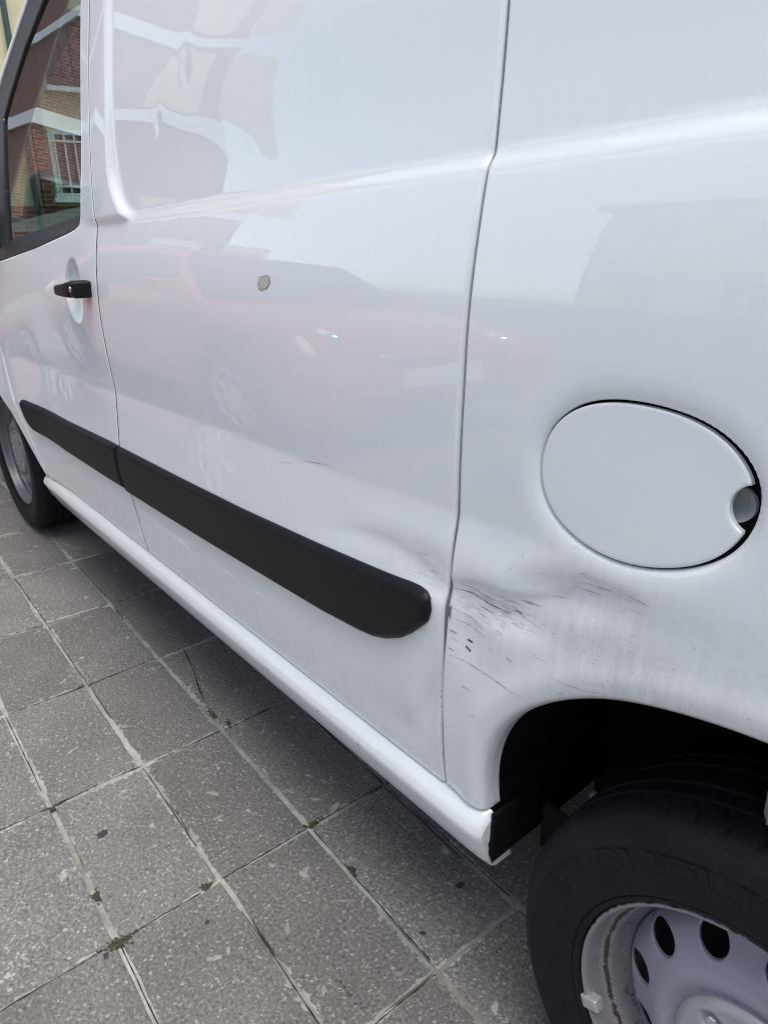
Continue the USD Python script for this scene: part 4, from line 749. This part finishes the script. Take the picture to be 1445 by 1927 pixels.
# a small hatchback
def car(name, label, paint, loc, rotz, length=4.0, wid=1.68):
    c = thing(name, label, 'car', loc, rotz=rotz); L = length
    # local: front towards +x, origin at the centre of the base
    def xf(v): return np.asarray(v)
    side = Polygon(spline_loop(np.array([(-L/2+.03, .35), (-L/2+.0, .62), (-L/2+.06, .92), (-L*.34, 1.0), (0, .98), (L*.20, .96), (L*.36, .86), (L/2-.10, .72), (L/2, .55), (L/2-.02, .34), (L*.3, .20), (0, .19), (-L*.3, .20)]), 120))
    for wx in (-L*.31, L*.315): side = side.difference(Point(wx, .30).buffer(.345, 24))
    layers = [(0, .09), (.035, .035), (.10, .006), (.16, 0)]
    V, F = [], []
    for s in (-1, 1):
        v, f = panel(side, lambda x, z: wid/2 - .055*((z-.55)/.45)**2 - .05*(np.abs(x)/(L/2))**3, h=.05, edge=lambda d: -np.where(d < .09, .09 - np.sqrt(np.maximum(.09**2-(.09-np.minimum(d, .09))**2, 0)), 0), ds=(0, .006, .02, .045, .09), flange=0, bh=.05)
        v = v.copy(); v[:, 1] *= s; F.append((v, f[:, ::-1] if s > 0 else f))
    # skin between the two sides
    ring = loop_pts(side.exterior, .05); edge_y = wid/2 - .055*((ring[:, 1]-.55)/.45)**2 - .05*(np.abs(ring[:, 0])/(L/2))**3 - .09
    n = len(ring); v = np.vstack([np.c_[ring[:, 0], -edge_y, ring[:, 1]], np.c_[ring[:, 0], edge_y, ring[:, 1]]]); k = np.arange(n); k2 = (k+1) % n
    F.append((v, np.stack([k, k2, n+k2, n+k], -1)))
    body = obj('body', joined(*F), paint, c, smooth=40, local=True)
    def hull(pts): return trimesh.convex.convex_hull(np.array(pts, float))
    yb_, yt = wid/2-.075, wid/2-.26
    gh = hull([(-L*.44, s*yb_, .95) for s in (-1, 1)] + [(L*.23, s*yb_, .93) for s in (-1, 1)] + [(-L*.36, s*yt, 1.42) for s in (-1, 1)] + [(L*.03, s*yt, 1.42) for s in (-1, 1)] + [(-L*.15, s*yt*.96, 1.46) for s in (-1, 1)])
    obj('cabin', gh, paint, c, local=True)
    for s in (-1, 1):
        n_ = s*.012
        def on(x, z): t = (z-.94)/.48; return (x, s*(yb_ + (yt-yb_)*t) + n_, z)
        for xs4 in ([(-L*.02, 1.0), (L*.155, 1.0), (L*.045, 1.34), (-L*.02, 1.36)], [(-L*.22, 1.0), (-L*.04, 1.0), (-L*.04, 1.36), (-L*.22, 1.36)], [(-L*.37, 1.02), (-L*.24, 1.0), (-L*.24, 1.36), (-L*.33, 1.34)]):
            q = np.array([on(*p) for p in xs4]); obj('side_window', (q, np.array([[0, 1, 2, 3]])), 'dark_glass', c, local=True)
    def front_w(x, z, s): t = (z-.94)/.48; return (x, s*(yb_ + (yt-yb_)*t)*.93, z)
    obj('windscreen', (np.array([front_w(L*.222, .98, -1), front_w(L*.222, .98, 1), front_w(L*.05, 1.39, 1), front_w(L*.05, 1.39, -1)]) + [.014, 0, .012], np.array([[0, 1, 2, 3]])), 'dark_glass', c, local=True)
    obj('rear_window', (np.array([front_w(-L*.43, 1.0, -1), front_w(-L*.43, 1.0, 1), front_w(-L*.366, 1.38, 1), front_w(-L*.366, 1.38, -1)]) - [.016, 0, 0], np.array([[0, 3, 2, 1]])), 'dark_glass', c, local=True)
    for s in (-1, 1):
        e = trimesh.creation.icosphere(3, 1); e.apply_scale((.20, .15, .105)); e.apply_transform(trimesh.transformations.rotation_matrix(-s*.5, [0, 0, 1])); e.apply_translation((L/2-.30, s*(wid/2-.27), .70)); hl = obj('headlight', e, 'lamp_lens', c, smooth=True, local=True)
        e = trimesh.creation.icosphere(2, .055); e.apply_translation((L/2-.13, s*(wid/2-.30), .72)); obj('lamp', e, 'chrome', hl, smooth=True, local=True)
        e = trimesh.creation.icosphere(2, 1); e.apply_scale((.06, .10, .13)); e.apply_translation((-L/2+.05, s*(wid/2-.2), .80)); obj('tail_light', e, 'red_paint', c, smooth=True, local=True)
        obj('mirror', man(rbox(L*.16, L*.19, s*(wid/2+.04)-.09, s*(wid/2+.04)+.09, .98, 1.10, .014)), paint, c, smooth=40, local=True)
        obj('handle', man(rbox(-L*.03, L*.02, s*(wid/2-.008)-.012, s*(wid/2-.008)+.012, .84, .87, .008)), 'chrome', c, local=True)
    obj('grille', man(rbox(L/2-.05, L/2+.02, -.40, .40, .60, .645, .012)), 'chrome', c, smooth=40, local=True)
    obj('number_plate', box(L/2+.012, L/2+.03, -.26, .26, .44, .55), 'plate_white', c, local=True)
    obj('bumper_intake', man(rbox(L/2-.08, L/2+.005, -.5, .5, .28, .40, .02)), 'black_plastic', c, smooth=40, local=True)
    for wx in (-L*.31, L*.315):
        for s in (-1, 1):
            o = len(USED); w = thing('wheel', parent=c); 
            pr = [(-.09, .20), (-.10, .24), (-.085, .29), (.085, .29), (.10, .24), (.09, .20)]
            v, f = lathe_y(pr, (wx, s*(wid/2-.11), .29), 40); obj('tyre', (v, f), 'tyre_rubber', w, smooth=40, local=True)
            pts = [Point(wx, .29).buffer(.205, 32)]
            for k in range(7):
                a = 2*PI*k/7 + .2; pts.append(shapely.affinity.rotate(shapely.affinity.translate(Point(0, 0).buffer(.045, 10), wx+.135, .29), math.degrees(a), origin=(wx, .29)))
            rimp = pts[0].difference(shapely.union_all(pts[1:]))
            v, f = panel(rimp, lambda x, z: 0*x + .0, h=.03, edge=round_edge(.008), ds=(0, .003, .01), flange=.03, bh=.02)
            v = v.copy(); v[:, 1] = v[:, 1]*1.0 - (wid/2-.11+.085); v[:, 1] *= 1 if s < 0 else -1; f = f if s < 0 else f[:, ::-1]
            obj('rim', (v, f), 'chrome', w, smooth=40, local=True)
    return c
car('red_car', 'red hatchback parked beside the van, mirrored in its sliding door', 'red_paint', (-1.24, -1.84, 0), 0, length=3.7)
# behind the camera: a hedge that closes the view seen in the door mirror
hd_ = np.random.default_rng(8); N = 30000
cen = np.c_[hd_.uniform(12.2, 13.4, N), hd_.uniform(-9, 6, N), hd_.uniform(.1, 1, N)**.8*4.2*(.9 + .1*np.sin(hd_.uniform(0, 6, N)))]; dd = hd_.normal(0, 1, (N, 3)); dd /= np.linalg.norm(dd, axis=1)[:, None]; e2 = np.cross(dd, hd_.normal(0, 1, (N, 3))); e2 /= np.linalg.norm(e2, axis=1)[:, None]; s = hd_.uniform(.07, .12, (N, 1))
obj('hedge', joined((np.stack([cen - dd*s, cen + e2*s*.5, cen + dd*s, cen - e2*s*.5], 1).reshape(-1, 3), np.arange(4*N).reshape(-1, 4)), box(12.6, 13.1, -9, 6, 0, 3.7)), 'leaf', label='dense green hedge closing the street, mirrored in the door mirror', kind='stuff')
